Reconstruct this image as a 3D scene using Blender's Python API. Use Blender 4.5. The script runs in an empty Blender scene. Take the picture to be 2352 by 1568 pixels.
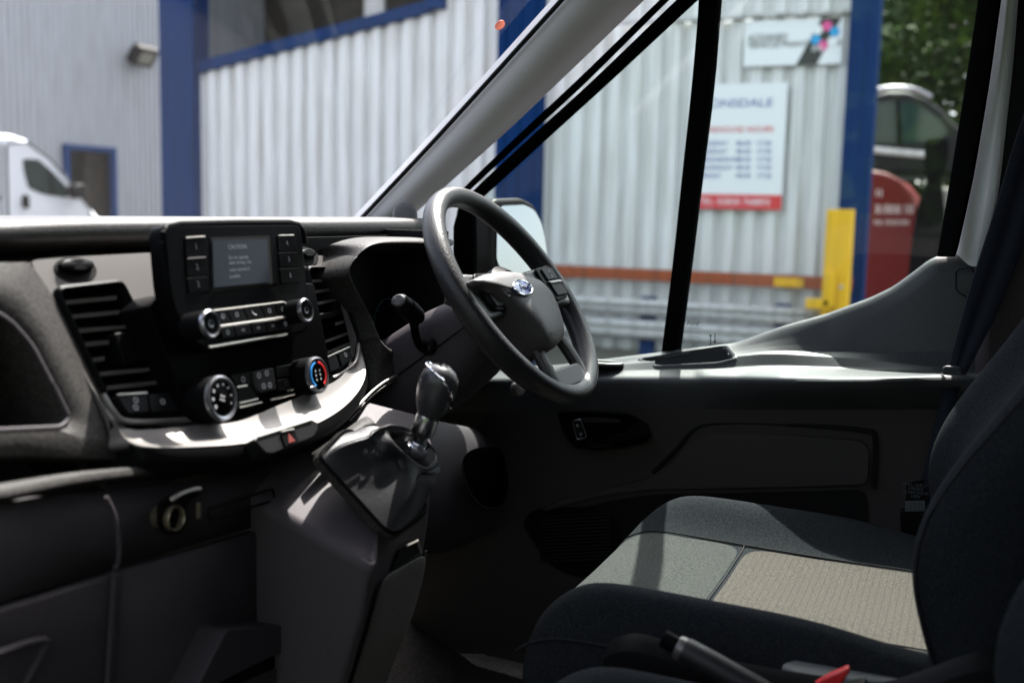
import bpy, bmesh, math, random
from mathutils import Vector as V, Matrix
random.seed(7)
C = bpy.context.scene.collection
sc = bpy.context.scene

# ------------------------------------------------------------------ camera
# measurements were taken on the photograph at 2352 x 1568; focal length 2450 px
PW, PH, PF = 2352.0, 1568.0, 2450.0
CAM = V((-1.11, -0.65, 1.695))
_y, _p, _r = math.radians(23.1), math.radians(7.05), 0.023
FWD = V((math.cos(_y)*math.cos(_p), math.sin(_y)*math.cos(_p), -math.sin(_p)))
_r0 = FWD.cross(V((0, 0, 1))).normalized()
_u0 = _r0.cross(FWD)
RT = _r0*math.cos(_r) + _u0*math.sin(_r)
UP = _u0*math.cos(_r) - _r0*math.sin(_r)
cd = bpy.data.cameras.new('camera')
cam = bpy.data.objects.new('camera', cd); C.objects.link(cam)
cam.matrix_world = Matrix(((RT.x, UP.x, -FWD.x, CAM.x), (RT.y, UP.y, -FWD.y, CAM.y), (RT.z, UP.z, -FWD.z, CAM.z), (0, 0, 0, 1)))
cd.sensor_width = 36.0; cd.lens = 36.0*PF/PW
cd.clip_start = 0.02; cd.clip_end = 2000
cd.dof.use_dof = True; cd.dof.focus_distance = 1.72; cd.dof.aperture_fstop = 2.9; cd.dof.aperture_blades = 9
sc.camera = cam

# ------------------------------------------------------------------ light
SUN = V((1.0, 0.135, 1.56)).normalized()          # towards the sun
elev = math.asin(SUN.z); az = math.atan2(SUN.x, SUN.y)
w = bpy.data.worlds.new('World'); sc.world = w; w.use_nodes = True
nt = w.node_tree; bg = nt.nodes['Background']
sky = nt.nodes.new('ShaderNodeTexSky'); sky.sky_type = 'NISHITA'; sky.sun_disc = False
sky.sun_elevation = elev; sky.sun_rotation = az; sky.dust_density = 2.5; sky.air_density = .75; sky.ozone_density = .5
# broken white cloud over the blue
tcw = nt.nodes.new('ShaderNodeTexCoord'); nzw = nt.nodes.new('ShaderNodeTexNoise'); nzw.inputs['Scale'].default_value = 2.6; nzw.inputs['Detail'].default_value = 7
nt.links.new(tcw.outputs['Generated'], nzw.inputs['Vector'])
rpw = nt.nodes.new('ShaderNodeMapRange'); rpw.inputs[1].default_value = .40; rpw.inputs[2].default_value = .58; rpw.inputs[3].default_value = .35; rpw.inputs[4].default_value = .95
nt.links.new(nzw.outputs['Fac'], rpw.inputs[0])
bww = nt.nodes.new('ShaderNodeRGBToBW'); nt.links.new(sky.outputs[0], bww.inputs[0])
cmb = nt.nodes.new('ShaderNodeCombineColor'); sclw = nt.nodes.new('ShaderNodeMath'); sclw.operation = 'MULTIPLY'; sclw.inputs[1].default_value = 1.35; nt.links.new(bww.outputs[0], sclw.inputs[0])
for k_ in range(3): nt.links.new(sclw.outputs[0], cmb.inputs[k_])
mxw = nt.nodes.new('ShaderNodeMixRGB'); nt.links.new(rpw.outputs[0], mxw.inputs[0]); nt.links.new(sky.outputs[0], mxw.inputs[1]); nt.links.new(cmb.outputs[0], mxw.inputs[2])
nt.links.new(mxw.outputs[0], bg.inputs[0]); bg.inputs[1].default_value = 0.125
sl = bpy.data.lights.new('sun', 'SUN'); sl.energy = 3.3; sl.angle = math.radians(0.53); sl.color = (1.0, 0.955, 0.89)
so = bpy.data.objects.new('sun', sl); C.objects.link(so)
so.rotation_euler = SUN.to_track_quat('Z', 'Y').to_euler()
so.location = (6, 2, 9)
sc.view_settings.view_transform = 'Standard'; sc.view_settings.look = 'None'
sc.view_settings.exposure = 2.65; sc.view_settings.gamma = 1.0; sc.view_settings.use_curve_mapping = False
sc.cycles.use_denoising = True
sc.cycles.max_bounces = 8; sc.cycles.transparent_max_bounces = 16
sc.cycles.sample_clamp_indirect = 6.0
sc.cycles.caustics_reflective = False; sc.cycles.caustics_refractive = False

# ------------------------------------------------------------------ measuring helpers: a sight line meets a real plane
def ray(px, py): return FWD + RT*((px-PW/2)/PF) - UP*((py-PH/2)/PF)
def onpl(px, py, p, n):
    d = ray(px, py); t = (V(p)-CAM).dot(n)/d.dot(n); return CAM + d*t
def pX(px, py, x): return onpl(px, py, (x, 0, 0), V((1, 0, 0)))
def pY(px, py, y): return onpl(px, py, (0, y, 0), V((0, 1, 0)))
def pZ(px, py, z): return onpl(px, py, (0, 0, z), V((0, 0, 1)))
DQ = V((0, .182, 1.551)); DN = V((0, -math.cos(.2), math.sin(.2)))      # the face of the centre stack
DU = V((0, math.sin(.2), math.cos(.2)))
def D(px, py, o=0.0): return onpl(px, py, DQ+DN*o, DN)
TQ = V((0, .205, 1.45)); TN = V((0, -math.cos(.42), math.sin(.42))); TU = V((0, math.sin(.42), math.cos(.42)))   # trim and vents lie back further
def T(px, py, o=0.0): return onpl(px, py, TQ+TN*o, TN)

# ------------------------------------------------------------------ mesh helpers
class MB:
    def __init__(s): s.v = []; s.f = []
    def add(s, vs, fs):
        b = len(s.v); s.v += [tuple(q) for q in vs]; s.f += [tuple(i+b for i in f) for f in fs]; return s
    def box(s, c, d, m=None):
        c = V(c); x, y, z = d[0]/2, d[1]/2, d[2]/2
        vs = [V((a*x, b*y, e*z)) for a in (-1, 1) for b in (-1, 1) for e in (-1, 1)]
        if m is not None: vs = [m @ q for q in vs]
        return s.add([c+q for q in vs], [(0, 1, 3, 2), (4, 6, 7, 5), (0, 4, 5, 1), (2, 3, 7, 6), (0, 2, 6, 4), (1, 5, 7, 3)])
    def prism(s, pts, vec):
        n = len(pts); vec = V(vec); pts = [V(q) for q in pts]
        return s.add(pts+[q+vec for q in pts], [tuple(range(n)), tuple(range(2*n-1, n-1, -1))]+[(i, i+n, (i+1) % n+n, (i+1) % n) for i in range(n)])
    def grid(s, rows, closed=False, skip=None):
        n = len(rows[0]); vs = [q for r in rows for q in r]; fs = []
        for i in range(len(rows)-1):
            for j in range(n if closed else n-1):
                k = (j+1) % n
                f = (i*n+j, i*n+k, (i+1)*n+k, (i+1)*n+j)
                if skip and skip(sum((V(vs[a]) for a in f), V())/4): continue
                fs.append(f)
        return s.add(vs, fs)
    def tube(s, path, r, seg=8, closed=False, flat=1.0, ref=None):
        path = [V(q) for q in path]; n = len(path); rows = []
        for i, q in enumerate(path):
            a = path[(i-1) % n] if (closed or i) else q; b = path[(i+1) % n] if (closed or i < n-1) else q
            t = (b-a).normalized()
            rf = V(ref) if ref else (V((0, 0, 1)) if abs(t.z) < .9 else V((1, 0, 0)))
            u = t.cross(rf).normalized(); v = u.cross(t)
            rr = r[i] if isinstance(r, (list, tuple)) else r
            rows.append([q+u*rr*math.cos(2*math.pi*k/seg)+v*rr*flat*math.sin(2*math.pi*k/seg) for k in range(seg)])
        if closed: rows.append(rows[0])
        s.grid(rows, closed=True)
        if not closed:
            b = len(s.v); s.v += [tuple(q) for q in rows[0]]+[tuple(q) for q in rows[-1]]
            s.f += [tuple(range(b, b+seg))[::-1], tuple(range(b+seg, b+2*seg))]
        return s
    def lathe(s, prof, o, axis, seg=24, sy=1.0, ref=None):
        o = V(o); ax = V(axis).normalized(); rf = V(ref) if ref else (V((0, 0, 1)) if abs(ax.z) < .9 else V((1, 0, 0)))
        u = ax.cross(rf).normalized(); v = u.cross(ax)
        rows = [[o+ax*h+u*r*math.cos(2*math.pi*k/seg)+v*r*sy*math.sin(2*math.pi*k/seg) for k in range(seg)] for r, h in prof]
        return s.grid(rows, closed=True)

def mesh(name, mb, mats=None, sharp=35, weld=1e-5):
    me = bpy.data.meshes.new(name); bm = bmesh.new()
    vs = [bm.verts.new(q) for q in mb.v]
    for f in mb.f:
        try: bm.faces.new([vs[i] for i in f])
        except ValueError: pass
    bmesh.ops.remove_doubles(bm, verts=bm.verts, dist=weld)
    bmesh.ops.recalc_face_normals(bm, faces=bm.faces)
    bm.to_mesh(me); bm.free()
    me.shade_smooth(); me.set_sharp_from_angle(angle=math.radians(sharp))
    return me
def obj(name, mb, mat, parent=None, bevel=0, seg=2, sub=0, sharp=35, solid=0, label=None, soff=-1):
    me = mb if isinstance(mb, bpy.types.Mesh) else mesh(name, mb, sharp=sharp)
    o = bpy.data.objects.new(name, me); C.objects.link(o)
    if mat and not me.materials: me.materials.append(mat)
    if parent is not None:
        o.parent = parent
        if parent.type == 'EMPTY': o.matrix_parent_inverse = Matrix.Translation(-parent.location)
    if solid: m = o.modifiers.new('s', 'SOLIDIFY'); m.thickness = solid; m.offset = soff
    if sub: m = o.modifiers.new('u', 'SUBSURF'); m.levels = sub; m.render_levels = sub
    if bevel: m = o.modifiers.new('b', 'BEVEL'); m.width = bevel; m.segments = seg; m.limit_method = 'ANGLE'; m.angle_limit = math.radians(40)
    if label: o['label'] = label
    return o
def thing(name, label, cat, loc=(0, 0, 0), group=None):
    o = bpy.data.objects.new(name, None); C.objects.link(o); o.location = loc; o.empty_display_size = .1
    o['label'] = label; o['category'] = cat
    if group: o['group'] = group
    return o
def tag(o, label, cat, group=None, kind=None):
    if label: o['label'] = label
    if cat: o['category'] = cat
    if group: o['group'] = group
    if kind: o['kind'] = kind
    return o
def rpoly(pts, r, n=4):
    pts = [V(q) for q in pts]; out = []; N = len(pts)
    for i, q in enumerate(pts):
        rr = r[i] if isinstance(r, (list, tuple)) else r
        a, b = pts[i-1], pts[(i+1) % N]; la, lb = (a-q).length, (b-q).length
        k = min(rr, la*.48, lb*.48)
        if k < 1e-6: out.append(q); continue
        A, B = q+(a-q).normalized()*k, q+(b-q).normalized()*k
        for j in range(n+1):
            t = j/n; out.append(A*(1-t)**2+q*2*t*(1-t)+B*t*t)
    return out
def smooth_path(pts, n=6, closed=False):
    pts = [V(q) for q in pts]; N = len(pts); out = []
    for i in range(N if closed else N-1):
        p0 = pts[(i-1) % N] if (closed or i) else pts[0]; p1 = pts[i]; p2 = pts[(i+1) % N]
        p3 = pts[(i+2) % N] if (closed or i+2 < N) else pts[-1]
        for j in range(n):
            t = j/n
            out.append(0.5*((2*p1)+(p2-p0)*t+(2*p0-5*p1+4*p2-p3)*t*t+(3*p1-p0-3*p2+p3)*t**3))
    if not closed: out.append(pts[-1])
    return out
def resample(pts, n):
    pts = [V(q) for q in pts]; L = [0]
    for a, b in zip(pts, pts[1:]): L.append(L[-1]+(b-a).length)
    out = []; k = 0
    for i in range(n):
        t = L[-1]*i/(n-1)
        while k < len(L)-2 and L[k+1] < t: k += 1
        d = L[k+1]-L[k]; out.append(pts[k].lerp(pts[k+1], (t-L[k])/d if d else 0))
    return out
def plate(outlines, q, n, up_, th):
    # flat plate with real openings: outer outline first, then the holes; front face through q, thickness th behind it
    n = V(n).normalized(); v = V(up_); v = (v-n*v.dot(n)).normalized(); u = v.cross(n)
    cu = bpy.data.curves.new('plate', 'CURVE'); cu.dimensions = '2D'; cu.fill_mode = 'BOTH'; cu.extrude = th/2
    for pts in outlines:
        sp = cu.splines.new('POLY'); sp.points.add(len(pts)-1); sp.use_cyclic_u = True
        for p_, k in zip(sp.points, pts): d = V(k)-V(q); p_.co = (d.dot(u), d.dot(v), 0, 1)
    tmp = bpy.data.objects.new('plate', cu); C.objects.link(tmp)
    me = bpy.data.meshes.new_from_object(tmp.evaluated_get(bpy.context.evaluated_depsgraph_get()))
    bpy.data.objects.remove(tmp); bpy.data.curves.remove(cu)
    for k in me.vertices:
        c = k.co.copy(); k.co = V(q)+u*c.x+v*c.y+n*(c.z-th/2)
    me.shade_smooth(); me.set_sharp_from_angle(angle=.6); me.materials.clear()
    return me
def lerp_tab(tab, x):
    if x <= tab[0][0]: return tab[0][1:]
    for a, b in zip(tab, tab[1:]):
        if x <= b[0]:
            t = (x-a[0])/(b[0]-a[0]); return tuple(p+(q-p)*t for p, q in zip(a[1:], b[1:]))
    return tab[-1][1:]
def text(name, s, pos, right, up, size, mat, parent, align='CENTER', depth=.0004, shear=0, sx=1.0):
    cu = bpy.data.curves.new(name, 'FONT'); cu.body = s; cu.size = size; cu.extrude = depth; cu.align_x = align; cu.align_y = 'CENTER'
    cu.shear = shear; cu.resolution_u = 3
    r = V(right).normalized(); u = V(up); u = (u-r*u.dot(r)).normalized(); n = r.cross(u)
    tmp = bpy.data.objects.new(name, cu); cu.materials.append(mat); C.objects.link(tmp)
    me = bpy.data.meshes.new_from_object(tmp.evaluated_get(bpy.context.evaluated_depsgraph_get()))
    bpy.data.objects.remove(tmp); bpy.data.curves.remove(cu)
    if not me.materials: me.materials.append(mat)
    o = bpy.data.objects.new(name, me); C.objects.link(o); p = V(pos)
    M = Matrix(((r.x*sx, u.x, n.x, p.x), (r.y*sx, u.y, n.y, p.y), (r.z*sx, u.z, n.z, p.z), (0, 0, 0, 1)))
    o.parent = parent
    if parent.type == 'EMPTY': o.matrix_parent_inverse = Matrix.Translation(-parent.location)
    o.matrix_basis = M
    return o

# ------------------------------------------------------------------ materials
def mat(name, col, rough=.5, metal=0, spec=.5, bump=None, var=None, coat=0, sheen=0, kind='NOISE', emit=None, wear=None):
    m = bpy.data.materials.new(name); m.use_nodes = True; t = m.node_tree; b = t.nodes['Principled BSDF']
    b.inputs['Base Color'].default_value = (*col, 1); b.inputs['Roughness'].default_value = rough
    b.inputs['Metallic'].default_value = metal; b.inputs['Specular IOR Level'].default_value = spec
    b.inputs['Coat Weight'].default_value = coat; b.inputs['Sheen Weight'].default_value = sheen
    if emit: b.inputs['Emission Color'].default_value = (*emit[:3], 1); b.inputs['Emission Strength'].default_value = emit[3]
    tc = t.nodes.new('ShaderNodeTexCoord')
    if bump:
        sc_, st, dist = bump
        if kind == 'VORONOI':
            n = t.nodes.new('ShaderNodeTexVoronoi'); n.feature = 'SMOOTH_F1'; n.inputs['Scale'].default_value = sc_; h = n.outputs['Distance']
        else:
            n = t.nodes.new('ShaderNodeTexNoise'); n.inputs['Scale'].default_value = sc_; n.inputs['Detail'].default_value = 3; h = n.outputs['Fac']
        t.links.new(tc.outputs['Object'], n.inputs['Vector'])
        bp = t.nodes.new('ShaderNodeBump'); bp.inputs['Strength'].default_value = st; bp.inputs['Distance'].default_value = dist
        t.links.new(h, bp.inputs['Height']); t.links.new(bp.outputs[0], b.inputs['Normal'])
    if var:
        sc_, c2, lo, hi = var
        n = t.nodes.new('ShaderNodeTexNoise'); n.inputs['Scale'].default_value = sc_; n.inputs['Detail'].default_value = 6
        t.links.new(tc.outputs['Object'], n.inputs['Vector'])
        r = t.nodes.new('ShaderNodeValToRGB'); r.color_ramp.elements[0].position = lo; r.color_ramp.elements[1].position = hi
        r.color_ramp.elements[0].color = (*col, 1); r.color_ramp.elements[1].color = (*c2, 1)
        t.links.new(n.outputs['Fac'], r.inputs[0]); t.links.new(r.outputs[0], b.inputs['Base Color'])
    return m
M = {}
M['plastic'] = mat('dark_plastic', (.030, .025, .029), .62, spec=.2, bump=(700, .25, .0006), var=(260, (.037, .031, .036), .35, .7))
M['console'] = mat('console_plastic', (.046, .0385, .0435), .6, spec=.2, bump=(700, .3, .0006), var=(260, (.053, .045, .050), .35, .7))
M['cover'] = mat('console_cover_grain', (.06, .056, .05), .65, spec=.3, bump=(380, .7, .0012), var=(380, (.10, .094, .084), .4, .64))  # paler than the grained plastic, standing in for bounce light
M['grille'] = mat('grille_grey', (.2, .195, .2), .55, spec=.3)
M['grain'] = mat('grained_plastic', (.013, .0118, .011), .6, spec=.2, bump=(300, .6, .0009), var=(300, (.034, .031, .028), .40, .62))
M['pad'] = mat('dash_pad', (.028, .026, .0255), .52, spec=.35, bump=(300, .6, .0010), var=(260, (.042, .039, .038), .4, .62))
M['doorpl'] = mat('door_plastic', (.021, .0235, .0265), .46, spec=.35, bump=(620, .4, .0007), var=(300, (.027, .030, .033), .4, .65))
M['doorlow'] = mat('door_lower_plastic', (.030, .027, .0275), .62, spec=.2, bump=(620, .4, .0007))
M['gloss'] = mat('gloss_black', (.003, .003, .0034), .3, spec=.012)
M['satin'] = mat('satin_black', (.004, .004, .0045), .45, spec=.05)
M['black'] = mat('matt_black', (.004, .004, .0045), .75, spec=.15)
M['silver'] = mat('silver_trim', (.15, .140, .133), .42, metal=.35, spec=.5, bump=(900, .1, .0003))
M['silverdk'] = mat('dark_silver_edge', (.12, .11, .11), .35, metal=.5)
M['edge'] = mat('bright_edge', (.5, .47, .43), .35, metal=.7)  # pale metal, also run along edges in place of sun highlights
M['chrome'] = mat('chrome', (.72, .72, .75), .09, metal=1)
M['chromesat'] = mat('satin_chrome', (.42, .42, .45), .28, metal=1)
M['btn'] = mat('button_black', (.010, .010, .0105), .5, spec=.12, bump=(800, .15, .0004))
M['print'] = mat('white_print', (.42, .42, .44), .6)
M['printdim'] = mat('grey_print', (.05, .06, .075), .6)
M['red'] = mat('red_print', (.7, .02, .02), .5)
M['blue'] = mat('blue_print', (.02, .28, .75), .5)
M['hazard'] = mat('hazard_red', (.16, .02, .015), .5)
M['screen'] = mat('screen_glass', (.004, .005, .007), .15, spec=.04, emit=(.02, .025, .035, .12))
M['scrtext'] = mat('screen_text', (.03, .03, .035), .4, emit=(.5, .55, .6, .035))
M['wheel'] = mat('wheel_grip', (.0085, .0083, .009), .42, spec=.36, bump=(420, .5, .0008), kind='VORONOI')
M['hub'] = mat('wheel_hub_cover', (.046, .043, .044), .5, spec=.35, bump=(330, .4, .0007), kind='VORONOI', var=(330, (.060, .056, .057), .4, .62))
M['spoke'] = mat('spoke_plastic', (.03, .029, .03), .5, spec=.35, bump=(700, .2, .0005))
M['leather'] = mat('gaiter_leather', (.0095, .009, .0105), .48, spec=.28, bump=(220, .3, .0010))
M['knob'] = mat('knob_leather', (.026, .025, .029), .34, spec=.5, bump=(500, .2, .0006))
M['badge'] = mat('badge_blue', (.006, .016, .085), .2, coat=.6)
M['charcoal'] = mat('charcoal_fabric', (.0105, .0120, .0145), .92, spec=.03, bump=(420, .5, .001), sheen=.0, var=(420, (.0225, .0245, .0265), .42, .66))
M['rubber'] = mat('black_rubber', (.003, .003, .0033), .8, spec=.0)
M['pillar'] = mat('pillar_trim', (.60, .58, .60), .6, spec=.3, bump=(800, .2, .0005))
M['pillarin'] = mat('pillar_cloth', (.78, .79, .82), .8, spec=.2, bump=(900, .4, .0006))
M['carpet'] = mat('floor_carpet', (.03, .028, .027), .95, spec=.05, bump=(300, 1, .004), var=(150, (.05, .046, .043), .4, .65))
M['belt'] = mat('belt_webbing', (.006, .008, .013), .75, spec=.12, bump=(700, .5, .0008))
M['mirror'] = mat('mirror_glass', (.21, .215, .22), .02, metal=1)
M['buckle'] = mat('red_button', (.55, .02, .02), .4)
M['roofin'] = mat('headlining', (.12, .115, .11), .9, spec=.1)
M['sticker'] = mat('orange_sticker', (.85, .16, .06), .6, emit=(.85, .14, .05, .0))
M['stitch'] = mat('grey_stitching', (.12, .11, .11), .8)
M['seatsilver'] = mat('sunlit_seat_cloth', (.11, .115, .115), .85, spec=.2, bump=(600, .4, .0006))  # pale cloth colour stands in for sun on the seat side

def fabric(name, c1, c2, grid=None):
    m = mat(name, c1, .92, spec=.08, sheen=.08); t = m.node_tree; b = t.nodes['Principled BSDF']
    tc = t.nodes.new('ShaderNodeTexCoord'); n = t.nodes.new('ShaderNodeTexNoise'); n.inputs['Scale'].default_value = 360; n.inputs['Detail'].default_value = 3
    t.links.new(tc.outputs['Object'], n.inputs['Vector'])
    r = t.nodes.new('ShaderNodeValToRGB'); r.color_ramp.elements[0].position = .35; r.color_ramp.elements[1].position = .65
    r.color_ramp.elements[0].color = (*c1, 1); r.color_ramp.elements[1].color = (*c2, 1); t.links.new(n.outputs['Fac'], r.inputs[0])
    col = r.outputs[0]; h = n.outputs['Fac']
    if grid:
        sp = t.nodes.new('ShaderNodeSeparateXYZ'); t.links.new(tc.outputs['Object'], sp.inputs[0])
        outs = []
        for ax, pitch, duty in (('X', grid[0], .24), ('Y', grid[1], .16)):
            a = t.nodes.new('ShaderNodeMath'); a.operation = 'DIVIDE'; a.inputs[1].default_value = pitch; t.links.new(sp.outputs[ax], a.inputs[0])
            f = t.nodes.new('ShaderNodeMath'); f.operation = 'FRACT'; t.links.new(a.outputs[0], f.inputs[0])
            g = t.nodes.new('ShaderNodeMath'); g.operation = 'LESS_THAN'; g.inputs[1].default_value = duty; t.links.new(f.outputs[0], g.inputs[0]); outs.append(g)
        mx = t.nodes.new('ShaderNodeMath'); mx.operation = 'MULTIPLY'; mx.inputs[1].default_value = .55; t.links.new(outs[0].outputs[0], mx.inputs[0])
        mm = t.nodes.new('ShaderNodeMath'); mm.operation = 'MAXIMUM'; t.links.new(mx.outputs[0], mm.inputs[0]); t.links.new(outs[1].outputs[0], mm.inputs[1])
        mix = t.nodes.new('ShaderNodeMixRGB'); mix.blend_type = 'MULTIPLY'; mix.inputs[2].default_value = (.66, .66, .66, 1)
        t.links.new(mm.outputs[0], mix.inputs[0]); t.links.new(col, mix.inputs[1]); col = mix.outputs[0]
    t.links.new(col, b.inputs['Base Color'])
    bp = t.nodes.new('ShaderNodeBump'); bp.inputs['Strength'].default_value = .5; bp.inputs['Distance'].default_value = .0008
    t.links.new(h, bp.inputs['Height']); t.links.new(bp.outputs[0], b.inputs['Normal'])
    return m
M['greycloth'] = fabric('grey_cloth', (.010, .011, .0106), (.038, .040, .038))
M['beige'] = fabric('beige_mesh_cloth', (.027, .023, .0195), (.062, .054, .046), (.0085, .0095))

def glass(name, tint=(1, 1, 1), ior=1.45, dust=0.0, rough=0.0):
    m = bpy.data.materials.new(name); m.use_nodes = True; t = m.node_tree; t.nodes.clear()
    out = t.nodes.new('ShaderNodeOutputMaterial'); tr = t.nodes.new('ShaderNodeBsdfTransparent'); tr.inputs[0].default_value = (*tint, 1)
    gl = t.nodes.new('ShaderNodeBsdfGlossy'); gl.inputs['Roughness'].default_value = rough
    fr = t.nodes.new('ShaderNodeFresnel'); ge = t.nodes.new('ShaderNodeNewGeometry'); io = t.nodes.new('ShaderNodeMapRange')
    io.inputs[3].default_value = ior; io.inputs[4].default_value = 1/ior          # same reflection from either side of the pane
    t.links.new(ge.outputs['Backfacing'], io.inputs[0]); t.links.new(io.outputs[0], fr.inputs[0])
    mx = t.nodes.new('ShaderNodeMixShader'); t.links.new(fr.outputs[0], mx.inputs[0]); t.links.new(tr.outputs[0], mx.inputs[1]); t.links.new(gl.outputs[0], mx.inputs[2])
    last = mx
    if dust:
        df = t.nodes.new('ShaderNodeBsdfTranslucent'); df.inputs[0].default_value = (.7, .7, .72, 1)
        d2 = t.nodes.new('ShaderNodeBsdfDiffuse'); d2.inputs[0].default_value = (.7, .7, .72, 1)
        ad = t.nodes.new('ShaderNodeMixShader'); ad.inputs[0].default_value = .5; t.links.new(df.outputs[0], ad.inputs[1]); t.links.new(d2.outputs[0], ad.inputs[2])
        tc = t.nodes.new('ShaderNodeTexCoord'); v = t.nodes.new('ShaderNodeTexVoronoi'); v.inputs['Scale'].default_value = 75
        t.links.new(tc.outputs['Object'], v.inputs['Vector'])
        ms = t.nodes.new('ShaderNodeTexNoise'); ms.inputs['Scale'].default_value = 9; t.links.new(tc.outputs['Object'], ms.inputs['Vector'])
        r = t.nodes.new('ShaderNodeMapRange'); r.inputs[1].default_value = .06; r.inputs[2].default_value = .035; r.inputs[3].default_value = 0; r.inputs[4].default_value = 1
        t.links.new(v.outputs['Distance'], r.inputs[0])
        gt = t.nodes.new('ShaderNodeMapRange'); gt.inputs[1].default_value = .56; gt.inputs[2].default_value = .74; t.links.new(ms.outputs['Fac'], gt.inputs[0])
        mu = t.nodes.new('ShaderNodeMath'); mu.operation = 'MULTIPLY'; t.links.new(r.outputs[0], mu.inputs[0]); t.links.new(gt.outputs[0], mu.inputs[1])
        ml = t.nodes.new('ShaderNodeMath'); ml.operation = 'MULTIPLY_ADD'; ml.inputs[1].default_value = .22; ml.inputs[2].default_value = dust; t.links.new(mu.outputs[0], ml.inputs[0])
        m2 = t.nodes.new('ShaderNodeMixShader'); t.links.new(ml.outputs[0], m2.inputs[0]); t.links.new(last.outputs[0], m2.inputs[1]); t.links.new(ad.outputs[0], m2.inputs[2]); last = m2
    t.links.new(last.outputs[0], out.inputs[0]); return m
M['screenglass'] = glass('windscreen_glass', (.97, .985, 1.0), 1.41, .003)
M['sideglass'] = glass('side_window_glass', (.92, .965, .95), 1.29, .0015)
# exterior
def streaky(name, c1, c2, rough=.55, spec=.3):
    m = mat(name, c1, rough, spec=spec); t = m.node_tree; b = t.nodes['Principled BSDF']
    tc = t.nodes.new('ShaderNodeTexCoord'); mp = t.nodes.new('ShaderNodeMapping'); mp.inputs['Scale'].default_value = (6, 6, .35)
    n = t.nodes.new('ShaderNodeTexNoise'); n.inputs['Scale'].default_value = 3; n.inputs['Detail'].default_value = 7
    t.links.new(tc.outputs['Object'], mp.inputs[0]); t.links.new(mp.outputs[0], n.inputs['Vector'])
    r = t.nodes.new('ShaderNodeValToRGB'); r.color_ramp.elements[0].position = .42; r.color_ramp.elements[1].position = .70
    r.color_ramp.elements[0].color = (*c1, 1); r.color_ramp.elements[1].color = (*c2, 1)
    t.links.new(n.outputs['Fac'], r.inputs[0]); t.links.new(r.outputs[0], b.inputs['Base Color']); return m
M['clad'] = streaky('grey_white_cladding', (.72, .725, .73), (.54, .535, .51))
M['cladfar'] = streaky('pale_grey_cladding', (.33, .345, .37), (.26, .27, .285), .6, .1)
M['bluesteel'] = streaky('blue_steel', (.0035, .029, .115), (.003, .022, .085), .6, .05)
M['yellow'] = streaky('yellow_paint', (.80, .46, .012), (.62, .36, .02))
M['orange'] = streaky('rust_orange_paint', (.32, .072, .022), (.20, .055, .025))
M['armco'] = streaky('galvanised_steel', (.52, .52, .52), (.3, .29, .27), .45)
M['signwhite'] = mat('sign_white', (.78, .80, .82), .5)
M['signred'] = mat('sign_red', (.62, .03, .04), .5)
M['signblue'] = mat('sign_blue_ink', (.06, .08, .33), .5)
M['signblack'] = mat('sign_black', (.015, .016, .016), .5)
M['pink'] = mat('sign_pink', (.70, .08, .28), .5)
M['cyan'] = mat('sign_cyan', (.01, .33, .65), .5)
M['ink'] = mat('black_ink', (.02, .02, .02), .6)
M['inkgrey'] = mat('grey_ink', (.3, .3, .3), .6)
M['vanwhite'] = mat('white_van_paint', (.74, .76, .80), .3, coat=.6)
M['cardark'] = mat('dark_grey_car_paint', (.008, .008, .010), .55, spec=.12)
M['carred'] = mat('red_paint', (.075, .002, .002), .55, spec=.12, coat=0)
M['carglass'] = mat('car_glass', (.008, .022, .02), .08, spec=.22)
M['asphalt'] = mat('asphalt', (.045, .044, .043), .9, bump=(60, .6, .01), var=(4, (.06, .058, .056), .35, .7))
M['concrete'] = mat('concrete', (.22, .21, .19), .9, bump=(30, .4, .01), var=(3, (.14, .135, .12), .35, .7))
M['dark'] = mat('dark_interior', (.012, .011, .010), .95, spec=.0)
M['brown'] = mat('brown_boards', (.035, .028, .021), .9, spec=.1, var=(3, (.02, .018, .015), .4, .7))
M['bark'] = mat('bark', (.06, .045, .03), .9, bump=(30, .8, .02))
M['leaf'] = mat('leaf', (.014, .038, .005), .65, spec=.1, var=(2.2, (.07, .125, .010), .44, .7))
M['lettering'] = mat('faded_white_lettering', (.30, .22, .22), .6)
M['lampglass'] = mat('floodlight_glass', (.16, .155, .13), .3)
# ================================================================== GROUND (structure)
g = MB(); g.add([(-600, -600, 0), (600, -600, 0), (600, 600, 0), (-600, 600, 0)], [(0, 1, 2, 3)])
tag(obj('ground', g, M['asphalt']), None, None, kind='structure')

# ================================================================== VAN CAB SHELL
cab = thing('van_cab', 'grey trimmed van cab shell with raked windscreen and pillars around the dashboard', 'van cab', (0, 0, .3))
# windscreen: from the dash front to the roof header, bulging forward in the middle
def screen_pt(u, v):            # u -1..1 across, v 0..1 up
    half = .80+(.73-.80)*v
    b = V((u*half, .498+.19*(1-u*u), 1.667)); t = V((u*half, -.10+.17*(1-u*u), 2.275))
    q = b.lerp(t, v); q += V((0, .035, .02))*math.sin(math.pi*v)*.6
    return q
rows = [[screen_pt(-1+2*i/28, -.06+1.06*j/14) for i in range(29)] for j in range(15)]
obj('windscreen', MB().grid(rows), M['screenglass'], cab, sub=1)
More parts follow.
